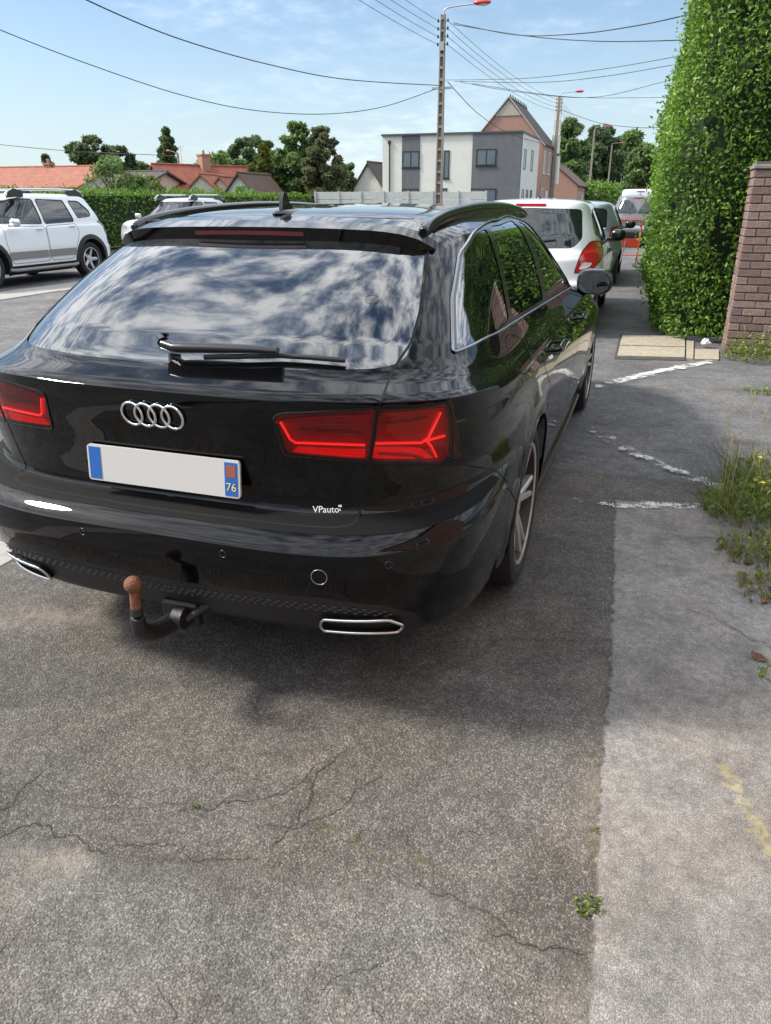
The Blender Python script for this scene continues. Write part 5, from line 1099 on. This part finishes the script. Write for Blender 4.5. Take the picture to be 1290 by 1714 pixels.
def dead_leaf(label, px, py, s, col, seed):
    r = np.random.default_rng(seed); x, y = wc(px, py); P = MB(); k = 9; ring = [(s*r.uniform(.5, 1)*math.cos(i*6.283/k), s*.6*r.uniform(.5, 1)*math.sin(i*6.283/k), .008+r.uniform(0, s*.35)) for i in range(k)]
    P.add([(0, 0, .006)]+ring, [(0, i+1, (i+1) % k+1) for i in range(k)]); o = P.build('dead_leaf', pm('dead_'+str(col[0]), col, .8, noise=.3), fixn=False); o.location = (x, y, 0); o.rotation_euler = (0, 0, r.uniform(0, 6)); tag(o, label, 'leaf')
dead_leaf('curled reddish dead leaf at the edge of the weeds', 1228, 922, .045, (.16, .05, .05), 1); dead_leaf('brown dead leaf under the weeds', 1252, 946, .04, (.10, .07, .03), 2)
dead_leaf('pinkish brown dead leaf by the right edge', 1280, 1010, .04, (.22, .11, .07), 3); dead_leaf('dark brown dead leaf lying lowest at the right edge', 1268, 1105, .04, (.12, .06, .035), 4)
lt = MB(); blob(lt, (0, 0, .045), (.055, .04, .042), 1.5, 11, 7); r_ = np.random.default_rng(3); lt.v = [tuple(np.array(p)*r_.uniform(.75, 1.2)) for p in lt.v]; lo = lt.build('paper_litter', pm('litter_white', (.75, .76, .78), .7)); lo.location = (*wc(1180, 581), 0); tag(lo, 'crumpled white litter under the tall hedge', 'litter')
# ------------------------------------------------------------------ brick pier, gate, buildings, poles, wires
def brick_mat(name, a, b, mortar, scale, bump=.4):
    """far masonry: courses too small to pick apart"""
    if name in MATS: return MATS[name]
    m, nt, bs, N, L = nodes_of(name); tc = N('ShaderNodeTexCoord'); sp = N('ShaderNodeSeparateXYZ'); L(tc.outputs['Object'], sp.inputs[0]); ad = N('ShaderNodeMath'); L(sp.outputs[0], ad.inputs[0]); L(sp.outputs[1], ad.inputs[1]); cb = N('ShaderNodeCombineXYZ'); L(ad.outputs[0], cb.inputs[0]); L(sp.outputs[2], cb.inputs[1])
    t = N('ShaderNodeTexBrick'); t.inputs['Scale'].default_value = scale; t.inputs['Color1'].default_value = (*a, 1); t.inputs['Color2'].default_value = (*b, 1); t.inputs['Mortar'].default_value = (*mortar, 1); t.inputs['Mortar Size'].default_value = .012; t.inputs['Brick Width'].default_value = .23; t.inputs['Row Height'].default_value = .075
    L(cb.outputs[0], t.inputs[0]); L(t.outputs[0], bs.inputs['Base Color']); bs.inputs['Roughness'].default_value = .85; MATS[name] = m; return m
BRK = [pm('brick_%d' % i, c, .85, noise=.3, nscale=35, bump=.6, bscale=90) for i, c in enumerate(((.21, .14, .122), (.24, .16, .14), (.18, .122, .11), (.26, .182, .16)))]
def brick_pier():
    x0, x1, y0, y1 = 2.06, 2.50, 6.86, 7.24; top = float(aty(1264, 270, 6.86)[2]); P = empty('brick_pier', (x0, y0, 0)); tag(P, 'brown brick gate pier with concrete cap beside the tall hedge', 'pier')
    c = MB(); c.box((.012, .012, 0), (x1-x0-.012, y1-y0-.012, top)); c.build('mortar_core', pm('mortar', (.15, .125, .11), .95, noise=.2), P); ch = .0755; n = int(top/ch); ME = {}
    def brick(lx, ly, sx, sy, z, mi):
        key = (round(sx, 3), round(sy, 3), mi)
        if key not in ME: b = MB(); b.box((0, 0, 0), (sx, sy, ch-.012), .004); o = b.build('brick', BRK[mi], P); ME[key] = o.data
        else: o = bpy.data.objects.new('brick', ME[key]); COL.objects.link(o); o.parent = P
        o.location = (lx+random.uniform(-.002, .002), ly+random.uniform(-.003, .002), z); o.rotation_euler = (0, 0, random.uniform(-.006, .006))
    W_, D_ = x1-x0, y1-y0
    for k in range(n):
        z = .006+k*ch; fr = [.22, .22] if k % 2 == 0 else [.11, .22, .11]; x = 0.
        for s_ in fr: brick(x+.005, 0, s_-.010, .10, z, random.randrange(4)); x += s_
        sd = [.19, .09] if k % 2 == 0 else [.09, .19]; y = .105
        for s_ in sd: brick(0, y, .10, s_-.010, z, random.randrange(4)); y += s_
    c = MB(); c.box((-.012, -.012, n*ch+.004), (W_+.5, D_+.012, n*ch+.04), .006); c.build('coping', pm('cap_stone', (.22, .21, .20), .85, noise=.2), P)
brick_pier()
gt = empty('metal_gate', (2.55, 7.0, 0)); tag(gt, 'dark metal gate hinged on the brick pier at the right edge', 'gate')
for x in (0, 1.5): b = MB(); b.box((x, -.02, .06), (x+.05, .03, 1.5)); b.build('gate_post', PLAST, gt)
for i in range(12): b = MB(); b.box((.05, 0, .1+i*.115), (1.5, .015, .2+i*.115)); b.build('gate_slat', PLAST, gt)
WHW = pm('white_render', (.62, .61, .56), .85, noise=.06, nscale=1.5); GRW = pm('slate_render', (.115, .12, .13), .8, noise=.12, nscale=2); DKF = pm('window_frame_dark', (.02, .022, .025), .4); PANE = pm('window_pane', (.10, .13, .15), .05, ior=1.6)
WHF = pm('window_frame_white', (.6, .6, .58), .5)
def window(P, M, a0, a1, z0, z1, frame=DKF, split=1, sill=True):
    """M(a, d, z): a along the wall, d outwards"""
    f = MB(); t = .07
    def bx(mb, A0, A1, d0, d1, Z0, Z1): 
        V = [M(a, d, z) for z in (Z0, Z1) for a, d in ((A0, d0), (A1, d0), (A1, d1), (A0, d1))]; mb.add(V, [(3, 2, 1, 0), (4, 5, 6, 7), (0, 1, 5, 4), (1, 2, 6, 5), (2, 3, 7, 6), (3, 0, 4, 7)])
    bx(f, a0, a0+t, -.05, .035, z0, z1); bx(f, a1-t, a1, -.05, .035, z0, z1); bx(f, a0+t, a1-t, -.05, .035, z1-t, z1); bx(f, a0+t, a1-t, -.05, .035, z0, z0+t)
    for k in range(1, split+1): c = a0+(a1-a0)*k/(split+1); bx(f, c-.035, c+.035, -.04, .03, z0+t, z1-t)
    o = f.build('window', frame, P); w_ = (a1-a0-2*t)/(split+1)
    for k in range(split+1): p = MB(); bx(p, a0+t+k*w_+.01, a0+t+(k+1)*w_-.01, -.02, .012, z0+t, z1-t); p.build('pane', PANE, o)
    if sill: p = MB(); bx(p, a0-.06, a1+.06, .0, .09, z0-.06, z0-.005); p.build('sill', frame, o)
def modern():
    c = aty(868, 330, 60); X1, Y0 = float(c[0]), 60.; X0 = float(aty(640, 330, 60)[0]); H = 6.15; D = 8.5; P = empty('modern_house', (X0, Y0, 0)); tag(P, 'white and slate grey flat-roofed modern house beside the street', 'house'); W_ = X1-X0
    F = lambda px: float(aty(px, 300, Y0)[0])-X0
    secs = [(0, F(672.5), WHW, 0), (F(672.5), F(702), GRW, .04), (F(702), F(789), WHW, 0), (F(789), W_, GRW, .10)]
    for a, b, m, pr in secs: q = MB(); q.box((a+.001, -pr, 0), (b-.001, .3, H-.12)); q.build('wall', m, P)
    q = MB(); q.box((W_-.301, .301, 0), (W_, D, H-.12)); q.build('side_wall', WHW, P); q = MB(); q.box((0, .301, 0), (.3, D, H-.12)); q.build('side_wall', WHW, P); q = MB(); q.box((.301, D-.3, 0), (W_-.302, D, H-.12)); q.build('rear_wall', WHW, P)
    q = MB(); q.box((-.06, -.16, H-.119), (W_+.06, D+.05, H)); q.build('roof', pm('roof_edge', (.06, .065, .07), .5), P)
    M = lambda a, d, z: (a, -d-.101 if a > F(789) else (-d-.041 if F(672.5)-.01 < a < F(702)+.01 else -d), z)
    Z = lambda py: float(aty(740, py, Y0)[2])
    window(P, M, F(673), F(701.5), Z(280), Z(252)); window(P, M, F(673), F(701.5), .6, Z(316)); window(P, M, F(741.5), F(751.5), Z(299), Z(252), split=0); window(P, M, F(741), F(749), Z(322), Z(315), split=0); window(P, M, F(796), F(829), Z(278), Z(251)); window(P, M, F(789.5), F(832), .2, Z(316))
    MS = lambda a, d, z: (W_+d, a, z)
    for a, z0, z1 in ((1.2, 3.6, 5.0), (4.6, 3.6, 5.1), (1.2, .3, 2.2), (3.2, .3, 2.2), (5.2, .8, 2.2)): window(P, MS, a, a+.9, z0, z1, split=0, sill=False)
    q = MB(); q.tube([(F(652), -.06, .1), (F(652), -.06, H-.7)], .05, 8); q.box((F(652)-.1, -.14, H-.7), (F(652)+.1, -.001, H-.45)); q.build('downpipe', DKF, P)
modern()
RBR = brick_mat('red_house_brick', (.30, .125, .085), (.36, .165, .12), (.32, .26, .21), 1.0); TIL = lambda n, c: pm(n, c, .85, noise=.3, nscale=2.5, bump=.5, bscale=8)
TDARK, TORG, TRED, TBRN = TIL('dark_tile', (.062, .052, .05)), TIL('orange_tile', (.27, .098, .06)), TIL('red_tile', (.22, .065, .04)), TIL('brown_tile', (.10, .06, .045))
CREAM = pm('cream_render', (.50, .46, .38), .9, noise=.1); STONE = brick_mat('tan_brick', (.32, .25, .17), (.38, .30, .21), (.36, .32, .26), 1.)
def gable_house(name, label, X, Y, rz, W_, D, eave, ridge, wall, roof, over=.3, wins=(), chim=(), gable_top=None, doors=()):
    """gable ends face local -y and +y; ridge along local y"""
    P = empty(name, (X, Y, 0), rz); tag(P, label, 'house'); h = W_/2
    q = MB(); q.add([(-h, 0, 0), (h, 0, 0), (h, 0, eave), (0, 0, ridge), (-h, 0, eave), (-h, D, 0), (h, D, 0), (h, D, eave), (0, D, ridge), (-h, D, eave)], [(0, 1, 2, 3, 4), (9, 8, 7, 6, 5), (1, 6, 7, 2), (5, 0, 4, 9), (0, 5, 6, 1)]); q.build('wall', wall, P)
    sl = (ridge-eave)/h
    for s_ in (-1, 1):
        q = MB(); t = .12; e = h+over; q.add([(s_*e, -over, eave-sl*over+.03), (0, -over, ridge+.03), (0, D+over, ridge+.03), (s_*e, D+over, eave-sl*over+.03), (s_*e, -over, eave-sl*over+.03+t), (0, -over, ridge+.03+t), (0, D+over, ridge+.03+t), (s_*e, D+over, eave-sl*over+.03+t)], [(0, 1, 2, 3), (4, 5, 6, 7), (0, 1, 5, 4), (1, 2, 6, 5), (2, 3, 7, 6), (3, 0, 4, 7)]); ro = q.build('roof', roof, P)
        # tile courses as real steps
        n = int(math.hypot(h+over, sl*(h+over))/.34); q = MB()
        for k in range(n):
            f = k/n; x = s_*e*(1-f); z = eave-sl*over+.03+t+(ridge-eave+sl*over)*f; q.obox((x-s_*.1, D/2, z+.03), (.17, D/2+over-.01, .018), [(1/math.hypot(1, sl), 0, -s_*sl/math.hypot(1, sl)), (0, 1, 0), (s_*sl/math.hypot(1, sl), 0, 1/math.hypot(1, sl))])
        tag(q.build('tile_courses', roof, ro), kind='stuff')
    rd = MB(); rd.tube([(0, -over, ridge+.16), (0, D+over, ridge+.16)], .09, 6); rd.build('ridge_tiles', roof, P)
    for (cx, cy, s_, hh) in chim: q = MB(); q.box((cx-s_/2, cy-s_/2, eave), (cx+s_/2, cy+s_/2, ridge+hh)); q.box((cx-s_/2-.06, cy-s_/2-.06, ridge+hh+.001), (cx+s_/2+.06, cy+s_/2+.06, ridge+hh+.12)); q.lathe([(.12, 0), (.1, .3)], (cx, cy, ridge+hh+.12), 'z', 10); q.build('chimney', RBR, P)
    for (side, a0, a1, z0, z1, sp) in wins:
        M = {'f': lambda a, d, z: (a, -d, z), 'b': lambda a, d, z: (-a, D+d, z), 'r': lambda a, d, z: (h+d, a, z), 'l': lambda a, d, z: (-h-d, D-a, z)}[side]; window(P, M, a0, a1, z0, z1, WHF, sp)
    if gable_top:
        f, m = gable_top; zt = eave+(ridge-eave)*f; q = MB(); hw = h*(1-f); q.prism([(-hw, zt), (hw, zt), (0, ridge-.02)], .0, .05, lambda a, b, d: (a, -d-.002, b)); q.build('gable_render', m, P)
    for (side, a0, a1, z1, mt) in doors:
        q = MB(); q.box((a0, -.06, 0.02), (a1, -.004, z1)) if side == 'f' else q.box((h+.004, a0, .02), (h+.06, a1, z1)); q.build('door', mt, P)
    return P
# tall brick house with its gable towards us
gx = [float(aty(p, 250, 70)[0]) for p in (788, 850, 908)]
bh = gable_house('brick_house', 'tall red brick house with rendered gable behind the modern house', (gx[0]+gx[2])/2, 70, 0, gx[2]-gx[0], 9., 5.9, 9.3, RBR, TDARK, .12, wins=[('r', 1., 2., 3.6, 5.4, 1), ('r', 4., 5., 3.6, 5.4, 1), ('r', 1., 2., .8, 2.4, 1), ('r', 6.6, 7.6, .8, 2.4, 1)], gable_top=(.64, pm('gable_cement', (.36, .33, .27), .9, noise=.1)), doors=[('r', 3.6, 4.6, 2.2, WHF)])
hw = (gx[2]-gx[0])/2
for s_ in (1, -1): q = MB(); q.add([(s_*hw+s_*.16, -.14, 5.72), (0, -.14, 9.42), (0, -.14, 9.56), (s_*hw+s_*.26, -.14, 5.72), (s_*hw+s_*.16, .08, 5.72), (0, .08, 9.42), (0, .08, 9.56), (s_*hw+s_*.26, .08, 5.72)], [(0, 1, 2, 3), (7, 6, 5, 4), (0, 4, 5, 1), (1, 5, 6, 2), (2, 6, 7, 3), (3, 7, 4, 0)]); q.build('verge', pm('gable_cement', (.27, .25, .21)), bh)
for i in range(11): q = MB(); blob(q, (0, .5+i*.82, 9.62), (.05, .09, .16), 2, 8, 6); q.build('ridge_finial', TDARK, bh)
q = MB(); q.prism([(6.9, 5.5), (8.6, 5.5), (8.6, 7.0), (8.2, 7.0), (8.2, 8.3), (7.95, 8.3), (7.95, 10.2), (7.6, 10.2), (7.6, 8.3), (7.3, 8.3), (7.3, 7.0), (6.9, 7.0)], hw-.2, hw+.35, lambda a, b, d: (d, a, b)); q.build('stepped_gable', WHW, bh)
q = MB(); q.box((hw+.01, 6.6, 2.8), (hw+.55, 8.0, 5.2)); q.build('bay', WHW, bh)
gable_house('brick_house', 'low brick house with brown roof at the far end of the row', -7.9-3.0, 88, 0, 6., 12, 2.9, 5.2, RBR, TBRN, .2, wins=[('r', 1.5, 2.3, 1., 2.2, 0), ('r', 4., 4.8, 1., 2.2, 0), ('r', 7., 7.8, 1., 2.2, 0)], doors=[('r', 5.6, 6.5, 2.1, WHF)])
# left-hand houses
def hp(px, Y): p = aty(px, 320, Y); return float(p[0]), float(p[1])
def long_house(label, p0, p1, pyr, Y, W_, eave, wall, roof, name='bungalow', **kw):
    """ridge across the view, from pixel column p0 to p1, ridge at pixel row pyr"""
    xa, xb = hp(p0, Y)[0], hp(p1, Y)[0]; rz_ = float(aty((p0+p1)/2, pyr, Y+W_/2)[2])-.2; return gable_house(name, label, xa, Y+W_/2, R(-90), W_, xb-xa, eave, rz_, wall, roof, .35, **kw)
long_house('long low house with bright orange tiled roof', -160, 128, 280, 44, 8, 2.2, CREAM, TORG, chim=((0, 10, .5, .3),))
long_house('low house with dark brown tiled roof behind the shrub', 133, 226, 287, 50, 8, 2.1, CREAM, TDARK)
x, y = hp(275, 56); gable_house('cottage', 'tan brick cottage with red roof and brick chimney', x-.8, y, R(-28), 5., 9.5, 2.2, 4.0, STONE, TRED, .2, wins=[('f', -.5, .5, .9, 2.0, 1)], chim=((0.2, 4.6, .8, .9),))
x, y = hp(338, 54); gable_house('cottage', 'small white gabled cottage with orange roof right of the chimney', x, y, R(10), 2.7, 5, 2.0, 3.15, CREAM, TORG, .2, wins=[('f', -.35, .35, 1.1, 2.0, 1)])
x, y = hp(369, 55); gable_house('cottage', 'second small white gable with orange roof', x, y, R(10), 2.0, 5, 1.95, 3.0, CREAM, TORG, .2, wins=[('f', -.3, .3, 1.0, 1.9, 0)])
x, y = hp(401, 52); gable_house('cottage', 'white gable with dark brown roof edge left of the golden conifer', x, y, R(6), 2.4, 6, 1.75, 3.15, WHW, TBRN, .3, wins=[('f', -.35, .35, .7, 1.6, 0)])
x, y = hp(617, 66); gable_house('cottage', 'white gabled house with dark roof left of the modern house', x, y, R(-4), 2.9, 7, 2.3, 4.35, WHW, TDARK, .28, wins=[('f', -.4, .4, .8, 1.9, 0)])
# concrete panel fence
fx = [float(aty(p, 330, 50)[0]) for p in (528, 567, 604, 642, 683, 724, 767, 813)]
fe = empty('panel_fence', (fx[0], 50, 0)); tag(fe, 'pale concrete panel fence in front of the modern house', 'fence'); CP_ = pm('fence_panel_concrete', (.40, .41, .40), .85, noise=.12, nscale=3)
for i, x in enumerate(fx):
    b = MB(); b.box((x-fx[0]-.06, -.08, 0), (x-fx[0]+.06, .06, 2.0)); b.build('fence_post', CP_, fe)
    if i < len(fx)-1:
        for k in range(4): b = MB(); b.box((x-fx[0]+.062, -.025, k*.49+.01), (fx[i+1]-fx[0]-.062, .025, k*.49+.48), .006); b.build('fence_panel', CP_, fe)
# street poles with red lamps
POLC = pm('pole_concrete', (.25, .22, .18), .85, noise=.2, nscale=4); LRED = pm('lamp_red_paint', (.45, .035, .035), .4, coat=.3); GALV = pm('galvanised', (.42, .43, .43), .4, metal=.6); WIRE = pm('cable_black', (.012, .012, .013), .6); INS = pm('insulator', (.03, .03, .03), .4)
PX = -9.0; PY = [36.0, 76.5, 114.5, 151, 193]; plab = ['nearest ribbed concrete pole with red street lamp', 'second concrete pole with red lamp by the tall brick house', 'third concrete pole with red lamp in front of the cedar', 'fourth concrete pole with red lamp along the street', 'farthest concrete pole with red lamp']
def pole(Y, H, lab, near):
    P = empty('lamp_pole', (PX, Y, 0)); tag(P, lab, 'street lamp', 'concrete poles along the street'); w0, w1 = .17, .10
    m = MB()
    if near:      # two flanges and a web with rungs, as cast poles have
        for s_ in (-1, 1): m.add([(s_*w0, -.13, 0), (s_*(w0-.06), -.13, 0), (s_*(w0-.06), .13, 0), (s_*w0, .13, 0), (s_*w1, -.09, H), (s_*(w1-.045), -.09, H), (s_*(w1-.045), .09, H), (s_*w1, .09, H)], [(0, 1, 2, 3), (4, 5, 6, 7), (0, 1, 5, 4), (1, 2, 6, 5), (2, 3, 7, 6), (3, 0, 4, 7)])
        for k in range(19): z = .25+k*.475; f = z/H; hw_ = w0+(w1-w0)*f-.04; m.box((-hw_, -.10, z), (hw_, .10, z+.11))
        m.add([(-.12, .02, 0), (.12, .02, 0), (.06, .02, H), (-.06, .02, H)], [(0, 1, 2, 3)])
    else: m.add([(-w0, -.13, 0), (w0, -.13, 0), (w0, .13, 0), (-w0, .13, 0), (-w1, -.09, H), (w1, -.09, H), (w1, .09, H), (-w1, .09, H)], [(3, 2, 1, 0), (4, 5, 6, 7), (0, 1, 5, 4), (1, 2, 6, 5), (2, 3, 7, 6), (3, 0, 4, 7)])
    m.build('shaft', POLC, P)
    a = MB(); a.tube(crom([(0, 0, H-.5), (.02, 0, H+.05), (.25, 0, H+.24), (1.35, 0, H+.30)], 6), .03, 8); a.build('arm', GALV, P, smooth=60)
    h = MB(); blob(h, (1.72, 0, H+.33), (.40, .15, .10), 2.3, 16, 8); ho = h.build('lamp_head', LRED, P, smooth=60); g = MB(); blob(g, (1.78, 0, H+.25), (.24, .11, .05), 2.2, 12, 6); g.build('lamp_glass', pm('lamp_bowl', (.6, .6, .58), .2), ho, smooth=60)
    for k in range(4):
        z = H-.25-k*.30
        for s_ in (-1, 1): q = MB(); q.tube([(s_*.05, 0, z), (s_*.22, 0, z)], .012, 6); q.lathe([(.03, -.04), (.05, -.01), (.03, .03), (.045, .06), (.01, .1)], (s_*.22, 0, z), 'z', 10); q.build('insulator', INS, P, smooth=60)
    if near: q = MB(); q.box((-.45, -.03, 6.1), (.55, .03, 6.2)); q.box((-.10, -.2, 7.6), (.10, -.14, 7.95)); q.build('cross_arm', GALV, P)
for i, (Y, l) in enumerate(zip(PY, plab)): pole(Y, 9.0 if i == 0 else [0, 10.1, 10.2, 10.4, 10.9][i], l, i == 0)
x, y = hp(303, 62); pq = empty('lamp_pole', (x, y, 0)); tag(pq, 'short wooden pole with red lamp and aerial before the cottage chimney', 'street lamp'); m = MB(); m.tube([(0, 0, 0), (0, 0, 5.3)], [.14, .10], 8); m.build('shaft', POLC, pq, smooth=60); m = MB(); m.tube([(0, 0, 5.0), (-.3, 0, 5.35), (-.7, 0, 5.45)], .025, 6); m.build('arm', GALV, pq); m = MB(); blob(m, (-.9, 0, 5.46), (.26, .12, .09), 2.2, 12, 6); m.build('lamp_head', LRED, pq, smooth=60)
m = MB(); m.tube([(.35, 0, 3.4), (.35, 0, 5.9)], .02, 6); [m.tube([(-.0, 0, z), (.7, 0, z)], .012, 5) for z in (5.5, 5.65, 5.8)]; m.build('aerial', GALV, pq)
def cable(label, pts, r=.014, group=None):
    m = MB(); m.tube(crom(pts, 10), r, 6); tag(m.build('overhead_cable', WIRE, smooth=60), label, 'cable', group)
def sag(a, b, s_, n=9): a, b = np.array(a, float), np.array(b, float); return [a+(b-a)*t-np.array([0, 0, 4*s_*t*(1-t)]) for t in np.linspace(0, 1, n)]
for k, zz in enumerate((8.75, 8.45, 8.15, 7.85)):
    nth = ('top', 'second', 'third', 'lowest')[k]
    cable(f'{nth} of the four bare wires arriving at the nearest pole from upper left', sag((PX+.1, -4, zz+.5), (PX-.2, 36, zz), .55), .010)
    for i in range(4): cable(f'{nth} bare wire strung from the {("nearest", "second", "third", "fourth")[i]} pole to the next', sag((PX+.22, PY[i], zz+(i > 0)*1.0), (PX+.22, PY[i+1], zz+1.0), .5), .011)
def pcable(label, pp, r): cable(label, [aty(px, py, Y) for px, py, Y in pp], r)
pcable('thick black cable from the nearest pole towards the top left corner', [(60,-52,11), (145,0,14), (300,65,19), (450,108,24.5), (580,133,29.5), (733,143,35.9)], .016)
pcable('slack cable from the nearest pole towards the left edge', [(-120,-5,16), (0,50,19), (150,108,22), (300,158,25), (420,184,28), (540,191,31), (640,179,33.5), (729,149,35.9)], .014)
pcable('far cable running behind the left houses', [(-60,234,62), (0,242,62), (120,253,62), (250,259,62), (300,262,62)], .025)
pcable('cable from the nearest pole down to the modern house', [(749,137,36), (800,190,46), (850,222,56), (905,240,66)], .018)
pcable('upper twisted cable from the nearest pole to the right over the street', [(758,38,36), (860,58,31), (960,57,26), (1060,44,22), (1170,20,18), (1290,-12,15)], .014)
pcable('lower twisted cable from the nearest pole to the right over the street', [(760,41,36), (880,60,31), (1000,69,27), (1145,67,22), (1290,60,18)], .014)
pcable('thin service wire from the nearest cross arm rising right', [(745,134,36), (880,131,33), (1000,117,30), (1130,95,27), (1290,62,24)], .010)
pcable('thin service wire just below the rising one', [(760,136,36), (900,138,33), (1010,128,30), (1130,108,27), (1290,80,24)], .010)
pcable('thin service wire dipping right from the nearest cross arm', [(770,137,36), (860,153,36), (990,163,36), (1110,137,36), (1290,90,36)], .010)
pcable('thin level wire across the street beyond the nearest pole', [(790,140,37), (950,162,40), (1110,163,40), (1290,160,40)], .010)
pcable('cable from the second pole to the right behind the hedge', [(940,184,76), (1000,205,70), (1060,213,62), (1105,213,56), (1200,205,48)], .02)
# ------------------------------------------------------------------ the street behind the camera, seen only in the paintwork
gable_house('row_house', 'brick house behind the photographer on the right', 7.2, -13.5, 0, 8.4, 14.5, 5.0, 8.0, RBR, TDARK, .2, wins=[('l', 1.5, 2.7, 1., 2.5, 1), ('l', 6, 7.2, 1., 2.5, 1), ('l', 6, 7.2, 3.4, 4.8, 1), ('l', 10, 11.2, 3.4, 4.8, 1)])
for i, (x, y, m, r_) in enumerate(((-19, -16, CREAM, TDARK), (-19, -27, RBR, TRED), (-18, -38, WHW, TDARK), (-8, -52, CREAM, TBRN), (3, -50, WHW, TDARK))):
    gable_house('row_house', ['cream house across the road behind the camera', 'brick house across the road behind the camera', 'white house across the road behind the camera', 'cream house closing the street behind the camera', 'white house closing the street behind the camera'][i], x, y, R(90) if i < 3 else math.pi, 9, 8, 5.4, 8.2, m, r_, .25, wins=[('f', -3, -1.8, 3.4, 4.8, 1), ('f', 1.8, 3, 3.4, 4.8, 1), ('f', -3, -1.8, .9, 2.4, 1), ('f', 1.8, 3, .9, 2.4, 1)], doors=[('f', -.5, .5, 2.2, DKF)])
